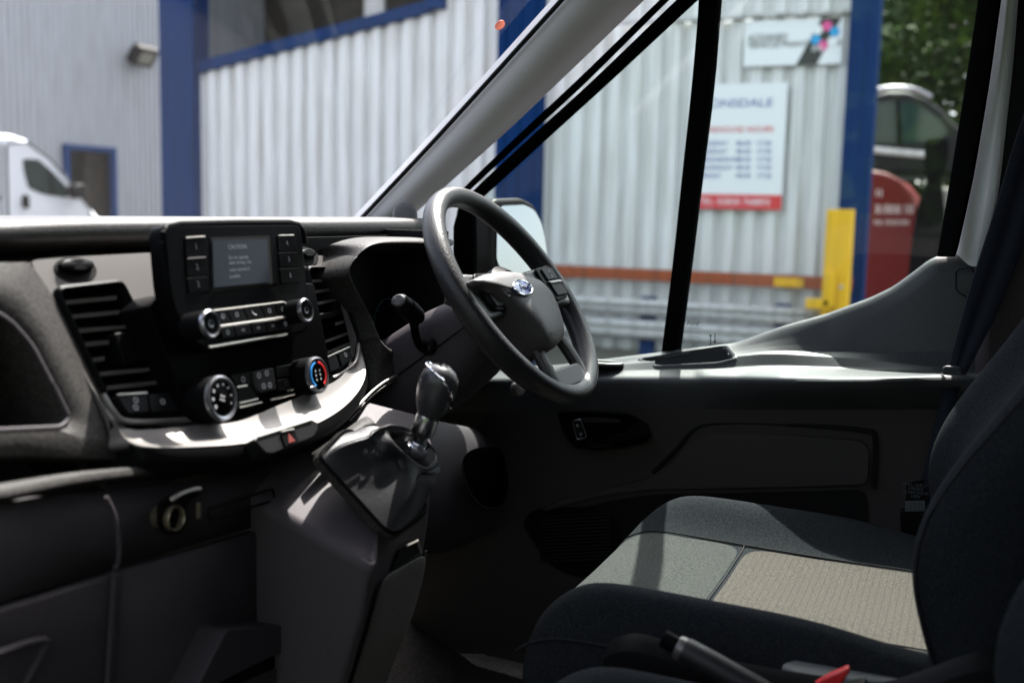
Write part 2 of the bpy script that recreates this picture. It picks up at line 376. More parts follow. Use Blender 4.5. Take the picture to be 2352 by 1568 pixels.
# driver side A pillar trim: lofted between the windscreen edge and the door seal
A0 = [(835, 503, .80, 0), (1000, 328, .79, 0), (1150, 163, .765, 0), (1305, -8, .735, 0), (1480, -200, .70, 0)]
A1 = [(948, 497, .885, 0), (1040, 415, .885, 0), (1150, 318, .88, 0), (1290, 186, .872, 0), (1492, -8, .86, 0), (1700, -205, .835, 0)]
e0 = resample([pX(a, b, x) for a, b, x, _ in A0], 14); e1 = resample([pX(a, b, x) for a, b, x, _ in A1], 14)
ext = lambda e: [e[0]+(e[0]-e[1])*1.4]+e
e0, e1 = ext(e0), ext(e1)
inw = V((-.72, -.62, -.15)).normalized()
rows = []
for a, b in zip(e0, e1):
    r = [a+V((.03, .035, .01))]
    for k in range(13):
        t = k/12; bul = (1-abs(2*t-1)**2.2)*.040
        r.append(a.lerp(b, t)+inw*bul)
    r.append(b+V((.02, .02, .0))); rows.append(r)
ap = obj('a_pillar_trim', MB().grid(rows), M['pillar'], cab, sub=1)
# black ceramic line along the windscreen edge
obj('windscreen_edge', MB().tube([a+V((-.004, .004, 0)) for a in e0], .0045, 6), M['black'], cab)
# tweeter grille low on the pillar
gc = pX(931, 494, .790); gn = V((-.80, -.58, .10)).normalized()
gr = obj('speaker_grille', MB().lathe([(.0, .004), (.019, .0035), (.021, .0025), (.0235, .0032), (.0245, .001), (.0245, -.014)], gc, gn, 32), M['grille'], ap)
hb = MB(); gu = gn.cross(V((0, 0, 1))).normalized(); gv = gu.cross(gn)
for ring in range(1, 7):
    nn = ring*6
    for k in range(nn):
        a = 2*math.pi*k/nn+ring*.3; c = gc+(gu*math.cos(a)+gv*math.sin(a))*.0029*ring+gn*.0041
        hb.add([c+(gu*math.cos(q)+gv*math.sin(q))*.0010 for q in (0, 1.57, 3.14, 4.71)], [(0, 1, 2, 3)])
tag(obj('grille_hole', hb, M['black'], ap), None, None, kind='stuff')
# door aperture seal on the pillar, roof, header, sills, floor, bulkhead, far pillars
S1 = resample([pX(a, b, x) for a, b, x in [(1055, 440, .895), (1190, 310, .888), (1320, 190, .88), (1515, 0, .868), (1725, -200, .845)]], 12)
S2 = resample([pX(a, b, x) for a, b, x in [(1070, 448, .91), (1205, 322, .905), (1340, 200, .897), (1540, 0, .885), (1750, -200, .86)]], 12)
rows = [[a, a.lerp(b, .3)+inw*.006, a.lerp(b, .7)+inw*.008, b, b+V((.02, .02, 0))] for a, b in zip(S1, S2)]
obj('door_seal', MB().grid(rows), M['rubber'], cab, sub=1)
roof = MB()
roof.add([(-.95, -1.25, 2.34), (.95, -1.25, 2.34), (.86, -.12, 2.30), (.5, .0, 2.30), (0, .06, 2.30), (-.5, .0, 2.30), (-.86, -.12, 2.30)], [(0, 1, 2, 3, 4, 5, 6)])
obj('roof', roof, M['roofin'], cab, solid=.05, soff=0)
obj('roof_rail', MB().tube([(.84, -1.2, 2.27), (.835, -.5, 2.27), (.825, -.26, 2.26), (.78, -.16, 2.28)], .045, 10), M['roofin'], cab)
obj('bulkhead', MB().box((0, -1.22, 1.52), (1.9, .03, 1.7)), M['pillarin'], cab)
fl = MB().grid([[(x, y, z) for x in (-.9, -.5, -.05, .3, .62, .9)] for y, z in ((-1.2, .74), (-.6, .74), (-.05, .735), (.25, .74), (.45, .82), (.62, 1.02))])
obj('floor', fl, M['carpet'], cab)
obj('front_bulkhead', MB().box((0, .68, 1.15), (1.9, .03, 1.0)), M['black'], cab)
obj('sill_side', MB().box((.99, -.2, .72), (.06, 2.1, .55)), M['black'], cab)
# driver side B pillar with cloth trim, and the dark belt channel behind it
b0 = [pX(2305, -110, .868), pX(2299, -40, .872), pX(2281, 130, .88), pX(2254, 300, .888), pX(2222, 480, .90), pX(2198, 610, .925)]
b1 = [pX(2338, -110, .856), pX(2334, -40, .86), pX(2322, 130, .868), pX(2303, 300, .874), pX(2283, 480, .88), pX(2262, 612, .915)]
b0, b1 = resample(b0, 10), resample(b1, 10)
rows = [[a+V((.05, .03, 0)), a, a+V((-.006, -.008, 0)), a.lerp(b, .3)+V((-.010, -.004, 0)), a.lerp(b, .6)+V((-.011, -.003, 0)), b, b+V((.02, -.01, 0))] for a, b in zip(b0, b1)]
obj('b_pillar_trim', MB().grid(rows), M['pillarin'], cab, sub=1)
rows = [[b+V((.012, .0, 0)), b+V((.0, -.035, 0)), b+V((-.004, -.05, 0))] for b in b1]
obj('belt_channel', MB().grid(rows), M['satin'], cab)
rows = [[b+V((-.004, -.05, 0)), b+V((-.03, -.09, 0)), b+V((-.04, -.3, 0)), b+V((-.04, -.62, 0))] for b in b1]
obj('side_lining', MB().grid(rows), M['pillarin'], cab)
obj('b_pillar_base', MB().box((.89, -.85, 1.2), (.1, .36, .95)), M['plastic'], cab, bevel=.02)
# passenger side pillars (mirrored, mostly out of view)
rows = [[V((-q.x, q.y, q.z)) for q in r] for r in [[a, a.lerp(b, .5)+V((.02, -.02, 0)), b] for a, b in zip(e0, e1)]]
obj('a_pillar_trim', MB().grid(rows), M['pillar'], cab, solid=.03)
obj('b_pillar_trim', MB().box((-.93, -.98, 1.5), (.1, .3, 1.3)), M['pillarin'], cab, bevel=.03)
# round orange sticker on the outside of the glass by the pillar
def on_screen(px, py):
    best = None
    for i in range(60):
        for j in range(40):
            q = screen_pt(.3+.7*i/59, .2+.8*j/39); d = q-CAM; z = d.dot(FWD)
            x = PW/2+PF*d.dot(RT)/z; y = PH/2-PF*d.dot(UP)/z; e = (x-px)**2+(y-py)**2
            if best is None or e < best[0]: best = (e, q)
    return best[1]
sq = on_screen(1178, 87)
tag(obj('sticker', MB().lathe([(.0, .001), (.0105, .001), (.0105, 0)], sq+V((.006, .012, .012)), (-.3, -.65, -.6), 24), M['sticker']),
    'small round orange sticker on the windscreen beside the pillar', 'sticker')

# ================================================================== DASHBOARD
dash = thing('dashboard', 'dark van dashboard with silver centre trim, air vents, radio and heater controls', 'dashboard', (0, .3, 1.0))
prof = [(.80, 1.650), (.62, 1.668), (.48, 1.673), (.40, 1.674), (.325, 1.6735), (.306, 1.672), (.2995, 1.667), (.298, 1.652), (.305, 1.644), (.33, 1.639), (.36, 1.632)]
rows = []
for x in [-.95, -.8, -.65, -.5, -.4, -.3, -.2, -.1, 0, .1, .2, .3, .45, .6, .7, .79]:
    k = max(0, min(1, (-.18-x)/.25)); k2 = max(0., (x-.62)/.17)*.6
    rows.append([V((x, y+(.06*k2 if y < .45 else 0)-(.016*k if .29 < y < .32 and z < 1.673 else 0), z-(.007*k if .29 < y < .32 and 1.66 < z < 1.673 else 0))) for y, z in prof])
pad = obj('top_pad', MB().grid(rows), M['pad'], dash, sub=2)
# body behind the trim
bp = [(.40, 1.640), (.36, 1.624), (.32, 1.55), (.285, 1.48), (.26, 1.44), (.22, 1.40), (.19, 1.385), (.185, 1.375), (.21, 1.362), (.30, 1.35)]
rows = [[V((x, y+.0, z)) for y, z in bp] for x in (-.24, -.1, .1, .3)]
obj('dash_body', MB().grid(rows), M['plastic'], dash, solid=.01)
# --- silver centre trim plate (flat) and the lit lower band
op = [(66, 598), (160, 590), (370, 579), (560, 572), (752, 588), (800, 700), (840, 845), (840, 872), (800, 925), (700, 975), (560, 985), (400, 985), (300, 960), (258, 950), (128, 690)]
VF1 = [(122, 660), (276, 643), (432, 955), (278, 962), (236, 905)]; VF2 = [(700, 612), (757, 612), (788, 668), (822, 785), (818, 824), (758, 866), (738, 790)]
def shrink(ps, k): c = sum(ps, V())/len(ps); return [c+(p-c)*k for p in ps]
trim = obj('centre_trim', plate([rpoly([T(a, b, 0) for a, b in op], .012)]+[shrink(rpoly([T(a, b, 0) for a, b in f_], .010), .97) for f_ in (VF1, VF2)], TQ, TN, TU, .012), M['silver'], dash, bevel=.0025)
up = [(120, 690), (190, 840), (262, 955), (300, 985), (360, 985), (440, 978), (545, 968), (640, 930), (720, 897), (775, 872), (800, 840), (806, 800), (790, 730), (770, 655)]
lo = [(95, 660), (180, 835), (268, 975), (305, 1015), (362, 1025), (450, 1024), (560, 1017), (670, 995), (760, 957), (815, 912), (842, 865), (838, 820), (815, 745), (792, 672)]
ofl = [.003, .006, .02, .042, .055, .060, .062, .062, .060, .050, .030, .012, .006, .003]
upo = [.001, .001, .006, .012, .018, .026, .034, .034, .030, .022, .012, .004, .001, .001]
U = smooth_path([T(a, b, o) for (a, b), o in zip(up, upo)], 4); Lw = smooth_path([T(a, b, o) for (a, b), o in zip(lo, ofl)], 4)
rows = []
for a, b in zip(U, Lw):
    r = []
    for k in range(7):
        t = k/6; r.append(a.lerp(b, t)+V((0, .5, -1)).normalized()*.005*math.sin(math.pi*t)*(1 if b.z < 1.48 else .2))
    r.append(b+V((0, .006, -.005))); r.append(b+V((0, .05, -.012))); rows.append(r)
obj('silver_band', MB().grid(rows), M['silver'], dash, sub=1)
# dark skirt below the band
sk = [(b+V((0, .002, -.003)), b+V((0, -.004, -.016)), b+V((0, .006, -.032)), b+V((0, .05, -.045)), b+V((0, .14, -.05))) for b in Lw if b.z < 1.47]
obj('band_skirt', MB().grid(sk), M['satin'], dash, sub=1)

# --- air vents
def vent(slats, frame, tab, depth=.035, off=.004, lipmat='silverdk', inner=None):
    P = rpoly([T(a, b, off) for a, b in frame], .010)
    n = len(P); cen = sum(P, V())/n
    inn = [cen+(q-cen)*.93 for q in P]
    fr = MB()
    fr.grid([[q-TN*.012 for q in P], [q+TN*.004 for q in P], [q.lerp(i, .5)+TN*.006 for q, i in zip(P, inn)], [i+TN*.002 for i in inn], [i-TN*depth for i in inn]], closed=True)
    v = obj('air_vent', fr, M['satin'], dash, sharp=50)
    obj('vent_cavity', MB().prism([i-TN*(depth-.002) for i in inn], -TN*.004), M['black'], v)
    for (a, b), (c, d) in slats:
        p, q = T(a, b, off-.002), T(c, d, off-.002)
        back = -TN*.024+V((0, 0, .004)); th = V((0, 0, .0046))
        s = MB().add([p, q, q-th, p-th, p+back, q+back, q+back-th, p+back-th], [(0, 1, 2, 3), (4, 5, 6, 7), (0, 1, 5, 4), (3, 2, 6, 7), (0, 3, 7, 4), (1, 2, 6, 5)])
        so__ = obj('slat', s, M['satin'], v)
        so__.data.materials.append(M['silver'])  # slat fronts go silver to stand in for sunlit edges
        for pg in so__.data.polygons:
            if abs(pg.normal.dot(TN)) > .9 and (pg.center-p).dot(TN) > -.01: pg.material_index = 1
    (a, b), (c, d), (e, f_) = tab
    p, q, r = T(a, b, off+.004), T(c, d, off+.004), T(e, f_, off)
    dn = (r-p)
    s = MB().add([p, q, q+dn, p+dn, p-TN*.02, q-TN*.02, q+dn-TN*.02, p+dn-TN*.02], [(0, 1, 2, 3), (4, 5, 6, 7), (0, 1, 5, 4), (3, 2, 6, 7), (0, 3, 7, 4), (1, 2, 6, 5)])
    obj('vent_tab', s, M['satin'], v, bevel=.0025, seg=3)
    return v
va = vent([((138, 691), (268, 679)), ((157, 723), (290, 711)), ((176, 755), (303, 745)), ((194, 786), (250, 781)), ((211, 822), (240, 818)), ((228, 854), (362, 842)), ((245, 886), (378, 872))],
          [(122, 660), (276, 643), (432, 955), (278, 962), (236, 905)], ((262, 764), (322, 757), (290, 835)))
vb = vent([((706, 643), (748, 640)), ((708, 669), (763, 661)), ((712, 697), (772, 685)), ((770, 741), (790, 735)), ((742, 783), (799, 762)), ((748, 808), (806, 784))],
          [(700, 612), (757, 612), (788, 668), (822, 785), (818, 824), (758, 866), (738, 790)], ((724, 722), (782, 710), (728, 738)))
# lit lips under the vents and the little switch pods inside them
obj('vent_lip', MB().tube(smooth_path([T(a, b, +.012) for a, b in [(236, 905), (262, 948), (292, 967), (370, 968), (438, 962)]], 5), .0035, 8), M['silver'], va)
obj('vent_lip', MB().tube(smooth_path([T(a, b, +.012) for a, b in [(765, 868), (797, 850), (818, 828), (824, 790)]], 5), .003, 8), M['silver'], vb)
for pts in ([(268, 906), (337, 904), (345, 946), (296, 950)], [(343, 904), (402, 900), (414, 943), (351, 946)]):
    o = obj('vent_switch', MB().prism(rpoly([T(a, b, .010) for a, b in pts], .004), -TN*.012), M['btn'], va, bevel=.0015)
for pts in ([(743, 826), (772, 813), (782, 845), (762, 855)], [(777, 811), (803, 798), (812, 822), (787, 842)]):
    o = obj('vent_switch', MB().prism(rpoly([T(a, b, .010) for a, b in pts], .003), -TN*.012), M['btn'], vb, bevel=.0012)
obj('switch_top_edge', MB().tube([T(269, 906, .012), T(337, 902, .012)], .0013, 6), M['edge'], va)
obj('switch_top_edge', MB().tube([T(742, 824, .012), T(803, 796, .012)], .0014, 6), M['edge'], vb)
for a, b, vv in ((312, 918, va), (312, 935, va), (374, 922, va), (752, 834, vb), (794, 814, vb)):
    obj('switch_symbol', MB().lathe([(.0022, 0), (.0036, .0003), (.0036, -.001)], T(a, b, .0105), TN, 10), M['print'], vv)
# thumb wheels of the two upper ducts, each in a scooped notch
for a, b, wd in ((174, 611, .026), (704, 583, .022)):
    c = T(a, b, .002)
    obj('duct_notch', MB().lathe([(.0, .001), (.030, .001), (.033, -.002)], c+V((0, 0, -.004)), TN, 28, sy=.5), M['black'], dash)
    rowsx = MB().lathe([(.0, .006), (wd*.7, .006), (wd*.93, .004), (wd, 0), (wd*.9, -.006)], c, TN, 24, sy=.34)
    obj('duct_thumbwheel', rowsx, M['satin'], dash)

# --- grained surround left of the vent with an open cubby
sl_ = [(-40, 604), (68, 602), (130, 694), (205, 850), (262, 955), (300, 1030), (300, 1056), (180, 1052), (60, 1045), (-40, 1050)]
hole = rpoly([T(a, b, .006) for a, b in [(-60, 690), (22, 738), (75, 800), (120, 885), (158, 962), (140, 982), (-60, 992)]], .01)
outer = [T(a, b, .004) for a, b in sl_]
def ring_loft(o_, i_, n=72, mids=(.5,), lift=0.0):
    o2 = resample(o_+[o_[0]], n+1)[:-1]; i2 = resample(i_+[i_[0]], n+1)[:-1]
    best = min(range(n), key=lambda k: sum((o2[j]-i2[(j+k) % n]).length for j in range(0, n, 6)))
    i2 = i2[best:]+i2[:best]
    return o2, i2
o2, i2 = ring_loft(outer, hole)
rows = [[q-TN*.015 for q in o2], o2, [a.lerp(b, .5)+TN*.004 for a, b in zip(o2, i2)], [a.lerp(b, .93)+TN*.003 for a, b in zip(o2, i2)], [b-TN*.002 for b in i2], [b-TN*.09+V((0, 0, .0)) for b in i2]]
obj('dash_surround', MB().grid(rows, closed=True), M['grain'], dash, sharp=60)
obj('cubby_back', MB().prism([q-TN*.088 for q in hole], -TN*.004), M['black'], dash)
obj('cubby_rim', MB().tube([q+TN*.001 for q in hole], .003, 8, closed=True), M['plastic'], dash)
# passenger side of the fascia, carrying on beyond the cubby
rows = [[V((x, TQ.y+(z-TQ.z)*math.tan(.42)+d, z)) for z, d in ((1.632, .08), (1.628, .012), (1.55, .006), (1.47, .006), (1.435, .012), (1.41, .05))] for x in (-.94, -.8, -.6, -.405)]
obj('passenger_fascia', MB().grid(rows), M['grain'], dash, solid=.01)
rows = [[V((x, y, z)) for y, z in ((.20, 1.40), (.19, 1.36), (.20, 1.20), (.24, 1.05), (.34, .95))] for x in (-.94, -.6, -.42)]
obj('lower_panel', MB().grid(rows), M['plastic'], dash, solid=.01)
# lower shelf edge catching the sun
SH = [pY(a, b, y) for a, b, y in [(-60, 1116, .165), (0, 1108, .163), (160, 1084, .158), (300, 1072, .155), (400, 1067, .155), (500, 1062, .157)]]
s0 = smooth_path(SH, 5)
s1 = smooth_path([q+V((0, -w_, -w_*.55)) for q, w_ in zip(SH, (.017, .017, .014, .011, .007, .003))], 5)
rows = [[a+V((0, .004, -.002)), a, a.lerp(b, .5)+V((0, -.001, .004)), b, b+V((0, .004, -.010)), b+V((0, .10, -.02))] for a, b in zip(s0, s1)]
obj('lower_shelf', MB().grid(rows), M['grain'], dash, sub=1)

# --- glossy panel behind the heater controls
hp = [(342, 706), (372, 672), (420, 700), (700, 650), (722, 650), (764, 866), (720, 905), (640, 936), (545, 962), (436, 966)]
hpan = obj('heater_panel', MB().prism(rpoly([D(a, b, -.022) for a, b in hp], .006), -DN*.05), M['gloss'], dash, bevel=.002)
# --- radio unit
rad = obj('radio', MB().prism(rpoly([D(a, b, 0) for a, b in [(372, 514), (693, 512), (707, 655), (714, 745), (700, 767), (560, 792), (470, 806), (425, 772), (388, 690)]], [.016, .013, .004, .006, .008, .01, .008, .02, .03]), -DN*.024), M['gloss'], dash, bevel=.005, seg=4, sharp=50)
obj('radio_neck', MB().prism([D(a, b, -.022) for a, b in [(470, 700), (660, 670), (700, 700), (706, 748), (560, 780), (470, 796), (436, 765)]], -DN*.08), M['satin'], rad)
obj('radio_hood', MB().tube([D(a, b, -.004) for a, b in [(374, 560), (374, 536), (384, 520), (410, 514.5), (540, 511.5), (665, 511), (684, 516), (695, 532), (700, 560)]], .0042, 8), M['satin'], rad)
sf = [D(484, 545, .0012), D(619, 541, .0012), D(627, 655, .0012), D(486, 668, .0012)]
obj('screen_recess', MB().prism(rpoly(sf, .002), -DN*.001), M['black'], rad)
sc_pts = [D(488.6, 551, .0022), D(614, 549, .0022), D(620, 648, .0022), D(491.5, 660, .0022)]
scr = obj('screen', MB().prism(sc_pts, -DN*.0008), M['screen'], rad)
obj('screen_ledge', MB().prism([D(482, 674, .003), D(640, 655, .003), D(636, 650, .006), D(490, 666, .006)], -DN*.002), M['satin'], rad)
for (a, b), s in (((516, 568), 'CAUTION!'), ((517, 592), 'Do not operate'), ((518, 604), 'while driving. Use'), ((519, 620), 'voice controls if'), ((520, 635), 'possible.')):
    text('screen_text', s, D(a+8, b, .0026), (1, 0, 0), DU, .0078 if 'CAU' in s else .0062, M['scrtext'], scr, align='LEFT', depth=.0001)
def cell(name, pts, off, par, m='btn', r=.0025, th=.004, bev=.0008):
    return obj(name, MB().prism(rpoly([D(a, b, off) for a, b in pts], r), -DN*th), M[m], par, bevel=bev)
for i, (pts, num) in enumerate((([(424, 546), (474, 543), (476, 589), (427, 592)], '1'), ([(427, 594), (476, 591), (478, 632), (430, 636)], '2'), ([(430, 638), (478, 634), (480, 668), (434, 674)], '3'),
        ([(637, 541), (678, 540), (683, 576), (640, 578)], '4'), ([(640, 580), (684, 578), (688, 612), (643, 615)], '5'), ([(643, 617), (688, 614), (691, 648), (646, 652)], '6'))):
    b = cell('preset_button', pts, .0016, rad, 'gloss', .003, .003)
    c = sum((D(a, q, .0020) for a, q in pts), V())/4
    text('button_print', num, c, (1, 0, 0), DU, .010, M['printdim'], b, depth=.0001)
    if num in '124': obj('button_highlight', MB().tube([D(pts[0][0]+3, pts[0][1], .0018), D(pts[1][0]-4, pts[1][1], .0018)], .0011, 6), M['edge' if num != '2' else 'silverdk'], b)  # bright tubes stand in for sunlit button tops
# two rows of buttons under the screen
def strip(top, bot, cuts, off, par, name):
    (x0, y0), (x1, y1) = top; (u0, v0), (u1, v1) = bot
    f = lambda t, s: (x0+(x1-x0)*t+((u0+(u1-u0)*t)-(x0+(x1-x0)*t))*s, y0+(y1-y0)*t+((v0+(v1-v0)*t)-(y0+(y1-y0)*t))*s)
    out = []
    for a, b in zip(cuts, cuts[1:]):
        e = .008
        out.append((cell(name, [f(a+e, 0), f(b-e, 0), f(b-e, 1), f(a+e, 1)], off, par, 'btn', .0012, .005, .0012), f((a+b)/2, .5)))
    return out
sym1 = strip(((490, 714), (662, 693)), ((508, 741), (668, 722)), (0, .16, .39, .63, .82, 1), .004, rad, 'radio_button')
sym2 = strip(((503, 753), (668, 730)), ((512, 776), (668, 754)), (0, .2, .44, .65, .85, 1), .004, rad, 'radio_button')
for i, (b, c) in enumerate(sym1+sym2):
    p = D(c[0], c[1], .0046); k = i % 5
    mb = MB()
    if i >= 5 and k in (1, 2, 3):
        for q in (-.0022, .0014):
            s_ = -1 if k == 1 else 1
            mb.add([p+V((1, 0, 0))*(q-s_*.0016)+DU*.0026, p+V((1, 0, 0))*(q-s_*.0016)-DU*.0026, p+V((1, 0, 0))*(q+s_*.0018)], [(0, 1, 2)])
    elif i == 2: mb.tube([p+V((-.004, 0, 0))+DU*.003, p+V((-.0028, 0, 0))-DU*.0008, p+V((.001, 0, 0))-DU*.003, p+V((.004, 0, 0))-DU*.0034], .0009, 6)
    else: mb.lathe([(.0018, 0), (.0032, .0002), (.0032, -.0006)], p, DN, 12)
    obj('button_symbol', mb, M['print'], b)
obj('button_highlight', MB().tube([D(490, 713, .005), D(650, 693.5, .005), D(664, 700, .004)], .0012, 6), M['edge'], rad)
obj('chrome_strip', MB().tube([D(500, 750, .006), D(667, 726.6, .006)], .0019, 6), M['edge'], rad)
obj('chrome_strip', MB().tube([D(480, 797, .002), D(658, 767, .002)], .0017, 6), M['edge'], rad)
def knob(par, px, py, off, R, H, name, face='gloss'):
    c = D(px, py, off)
    k = obj(name, MB().lathe([(R*.96, -H), (R, -H*.7), (R*1.0, -.004), (R*.97, -.001), (R*.9, -.0005)], c, DN, 40), M['satin'], par)
    obj('knob_ring', MB().lathe([(R*.78, -.0012), (R*.80, .0012), (R*.9, .002), (R*.985, .0006), (R*1.0, -.003)], c, DN, 40), M['chromesat'], k)
    obj('knob_face', MB().lathe([(.0, .0006), (R*.7, .0006), (R*.8, -.001)], c, DN, 32), M[face], k)
    return k, c
k1, c1 = knob(rad, 484, 743, .032, .0165, .034, 'volume_knob')
k2, c2 = knob(rad, 703, 712, .030, .0160, .032, 'tuning_knob')
for k_, c_ in ((k1, c1), (k2, c2)): obj('knob_symbol', MB().lathe([(.003, 0), (.0045, .0003), (.0045, -.0004)], c_+DN*.0008, DN, 12), M['printdim'], k_)
k3, c3 = knob(hpan, 510, 914, .014, .0275, .034, 'fan_knob')
k4, c4 = knob(hpan, 730, 861, .012, .0255, .032, 'temperature_knob')
for i in range(8):
    a = math.radians(-120+240*i/7+90)
    obj('knob_mark', MB().lathe([(.0, .0002), (.0011+.00022*i, .0002), (.0011+.00022*i, -.0004)], c3+(V((1, 0, 0))*math.cos(a)+DU*math.sin(a))*.0165+DN*.0008, DN, 10), M['print'], k3)
for i in range(4):
    a = math.pi/2*i+.4
    obj('fan_symbol', MB().lathe([(.0, .0002), (.0023, .0002), (.0023, -.0004)], c3+(V((1, 0, 0))*math.cos(a)+DU*math.sin(a))*.0032+DN*.0008, DN, 10, sy=.6), M['print'], k3)
for m_, a0, a1 in (('blue', 100, 235), ('red', 80, -55)):
    arc = [c4+(V((1, 0, 0))*math.cos(math.radians(a0+(a1-a0)*i/18))+DU*math.sin(math.radians(a0+(a1-a0)*i/18)))*.0172+DN*.0010 for i in range(19)]
    obj('temperature_arc', MB().tube(arc, .0021, 6, flat=.4, ref=DN), M[m_], k4)
for i in range(6):
    obj('knob_mark', MB().lathe([(.0, .0002), (.0016, .0002), (.0016, -.0004)], c4+V((1, 0, 0))*(-.005 if i % 2 else .005)+DU*(.006-.006*(i//2))+DN*.0008, DN, 8), M['print'], k4)
obj('knob_pointer', MB().box(c4+V((-.020, 0, 0))-DU*.014+DN*.002, (.012, .004, .003)), M['chromesat'], k4, bevel=.001)
# heater buttons and strips painted bright where edges catch the sun
hbts = [[(532, 862), (577, 853), (581, 880), (544, 888)], [(544, 892), (585, 884), (592, 914), (549, 924)], [(634, 842), (680, 834), (682, 862), (637, 868)], [(637, 873), (683, 864), (677, 890), (640, 897)]]
for i, p in enumerate(hbts):
    b = cell('heater_button', p, -.018, hpan, 'btn', .002, .004)
    c = sum((D(a, q, -.0174) for a, q in p), V())/4
    if i in (0, 3): obj('button_symbol', MB().lathe([(.0024, 0), (.0038, .0003), (.0038, -.0005)], c, DN, 12), M['print' if i == 0 else 'printdim'], b)
vbtn = cell('airflow_button', [(583, 853), (628, 844), (636, 893), (601, 902), (590, 890)], -.014, hpan, 'spoke', .003, .008, .0015)
for a, b in ((595, 862), (613, 857), (606, 886), (620, 884)):
    obj('button_symbol', MB().lathe([(.0016, 0), (.0042, .0003), (.0042, -.0005)], D(a, b, -.0135), DN, 10), M['print'], vbtn)
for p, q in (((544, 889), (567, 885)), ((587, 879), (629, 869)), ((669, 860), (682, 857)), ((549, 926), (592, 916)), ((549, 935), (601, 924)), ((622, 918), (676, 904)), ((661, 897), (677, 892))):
    obj('highlight_strip', MB().tube([D(*p, -.016), D(*q, -.016)], .0016, 6), M['edge'], hpan)
# --- hazard switch pod
HN = V((0, -math.cos(.47), math.sin(.47))); HQ = pX(660, 1003, 0.0)+V((0, -.030, .002))
Hh = lambda a, b, o=0: onpl(a, b, HQ+HN*o, HN)
pod = obj('hazard_pod', MB().prism(rpoly([Hh(a, b) for a, b in [(583, 1010), (592, 1003), (718, 963), (731, 970), (730, 988), (721, 1003), (626, 1042), (611, 1040)]], .003), -HN*.03), M['btn'], dash, bevel=.002)
hzb = obj('hazard_button', MB().prism(rpoly([Hh(a, b, .002) for a, b in [(644, 992), (677, 985), (688, 1016), (655, 1026)]], .002), -HN*.006), M['satin'], pod, bevel=.001)
HU = V((0, math.sin(.47), math.cos(.47))); hc = Hh(667, 1006, .0024)
obj('hazard_triangle', MB().prism([hc+HU*.007, hc-HU*.005-V((.007, 0, 0)), hc-HU*.005+V((.007, 0, 0))], HN*.0003), M['hazard'], hzb)
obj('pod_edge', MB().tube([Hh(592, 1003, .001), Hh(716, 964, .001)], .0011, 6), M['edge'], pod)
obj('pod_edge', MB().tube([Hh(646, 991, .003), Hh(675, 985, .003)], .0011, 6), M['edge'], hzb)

# --- instrument binnacle
bpair = [((1035, 548, 'D', -.02), (1035, 566, -.004)), ((975, 546, 'D', -.022), (975, 561, -.004)), ((905, 545, 'D', -.024), (910, 559.5, -.004)), ((850, 548, 'D', -.028), (862, 562, -.006)),
         ((800, 562, 'D', -.040), (838, 573, -.010)), ((757, 586, 'T', .004), (815, 598, -.016)), ((767, 618, 'T', .004), (802, 626, -.022)), ((782, 658, 'T', .004), (808, 648, -.026)), ((798, 698, 'T', .004), (822, 674, -.026)),
         ((814, 742, 'T', .004), (847, 718, -.022)), ((829, 790, 'T', .004), (864, 756, -.014)), ((839, 830, 'T', .005), (874, 779, -.008)), ((845, 858, 'T', .006), (893, 797, -.004)), ((851, 882, 'T', .008), (914, 808, -.004)), ((856, 896, 'T', .010), (923, 858, -.006))]
O_ = smooth_path([(T if m_ == 'T' else D)(a, b, o) for (a, b, m_, o), _ in bpair], 5)
I_ = smooth_path([D(a, b, o) for _, (a, b, o) in bpair], 5)
rows = []
for o_, i_ in zip(O_, I_):
    rows.append([o_+V((0, .03, 0)), o_, o_.lerp(i_, .3)+DN*.005, o_.lerp(i_, .65)+DN*.008, o_.lerp(i_, .9)+DN*.005, i_, i_-DN*.02, i_-DN*.12])
obj('binnacle', MB().grid(rows), M['grain'], dash, sub=1, sharp=60)
obj('dash_underside', MB().box((.52, .35, 1.43), (.60, .30, .02)), M['satin'], dash)  # box added to shade the knee panel
obj('binnacle_wall', MB().box((.540, .29, 1.535), (.012, .22, .24)), M['black'], dash)  # hidden wall added to keep sun out of the binnacle
gb = I_[0]; clu = obj('gauge_panel', MB().box((.44, .292, 1.535), (.46, .006, .22)), M['black'], dash)
for gx, gz, R_ in ((.335, 1.49, .045), (.335, 1.49, .032), (.52, 1.49, .045)):
    ringp = [V((gx+R_*math.cos(a), .285, gz+R_*math.sin(a))) for a in [2*math.pi*k/32 for k in range(32)]]
    obj('gauge_ring', MB().tube(ringp, .0006, 5, closed=True), mat('gauge_teal', (.06, .16, .19), .5) if 'gauge' not in M else M['gauge'], clu)
    M['gauge'] = bpy.data.materials['gauge_teal']
obj('gauge_needle', MB().box((.35, .284, 1.455), (.003, .002, .05), Matrix.Rotation(.45, 3, 'Y')), M['gauge'], clu)
# silver tubes stand in for the lower dash's lit edge, up to the binnacle
obj('lower_edge_highlight', MB().tube(smooth_path([D(a, b, o) for a, b, o in [(924, 857, -.002), (888, 874, 0), (857, 897, .002), (830, 924, .006), (800, 955, .010), (770, 985, .012)]], 6), [.0012]+[.0022]*29+[.001], 8), M['silver'], dash)
obj('lower_edge_highlight', MB().tube(smooth_path([D(a, b, o) for a, b, o in [(924, 866, -.006), (890, 884, -.004), (858, 908, -.002), (832, 935, .002), (802, 966, .006)]], 6), .0014, 8), M['silverdk'], dash)

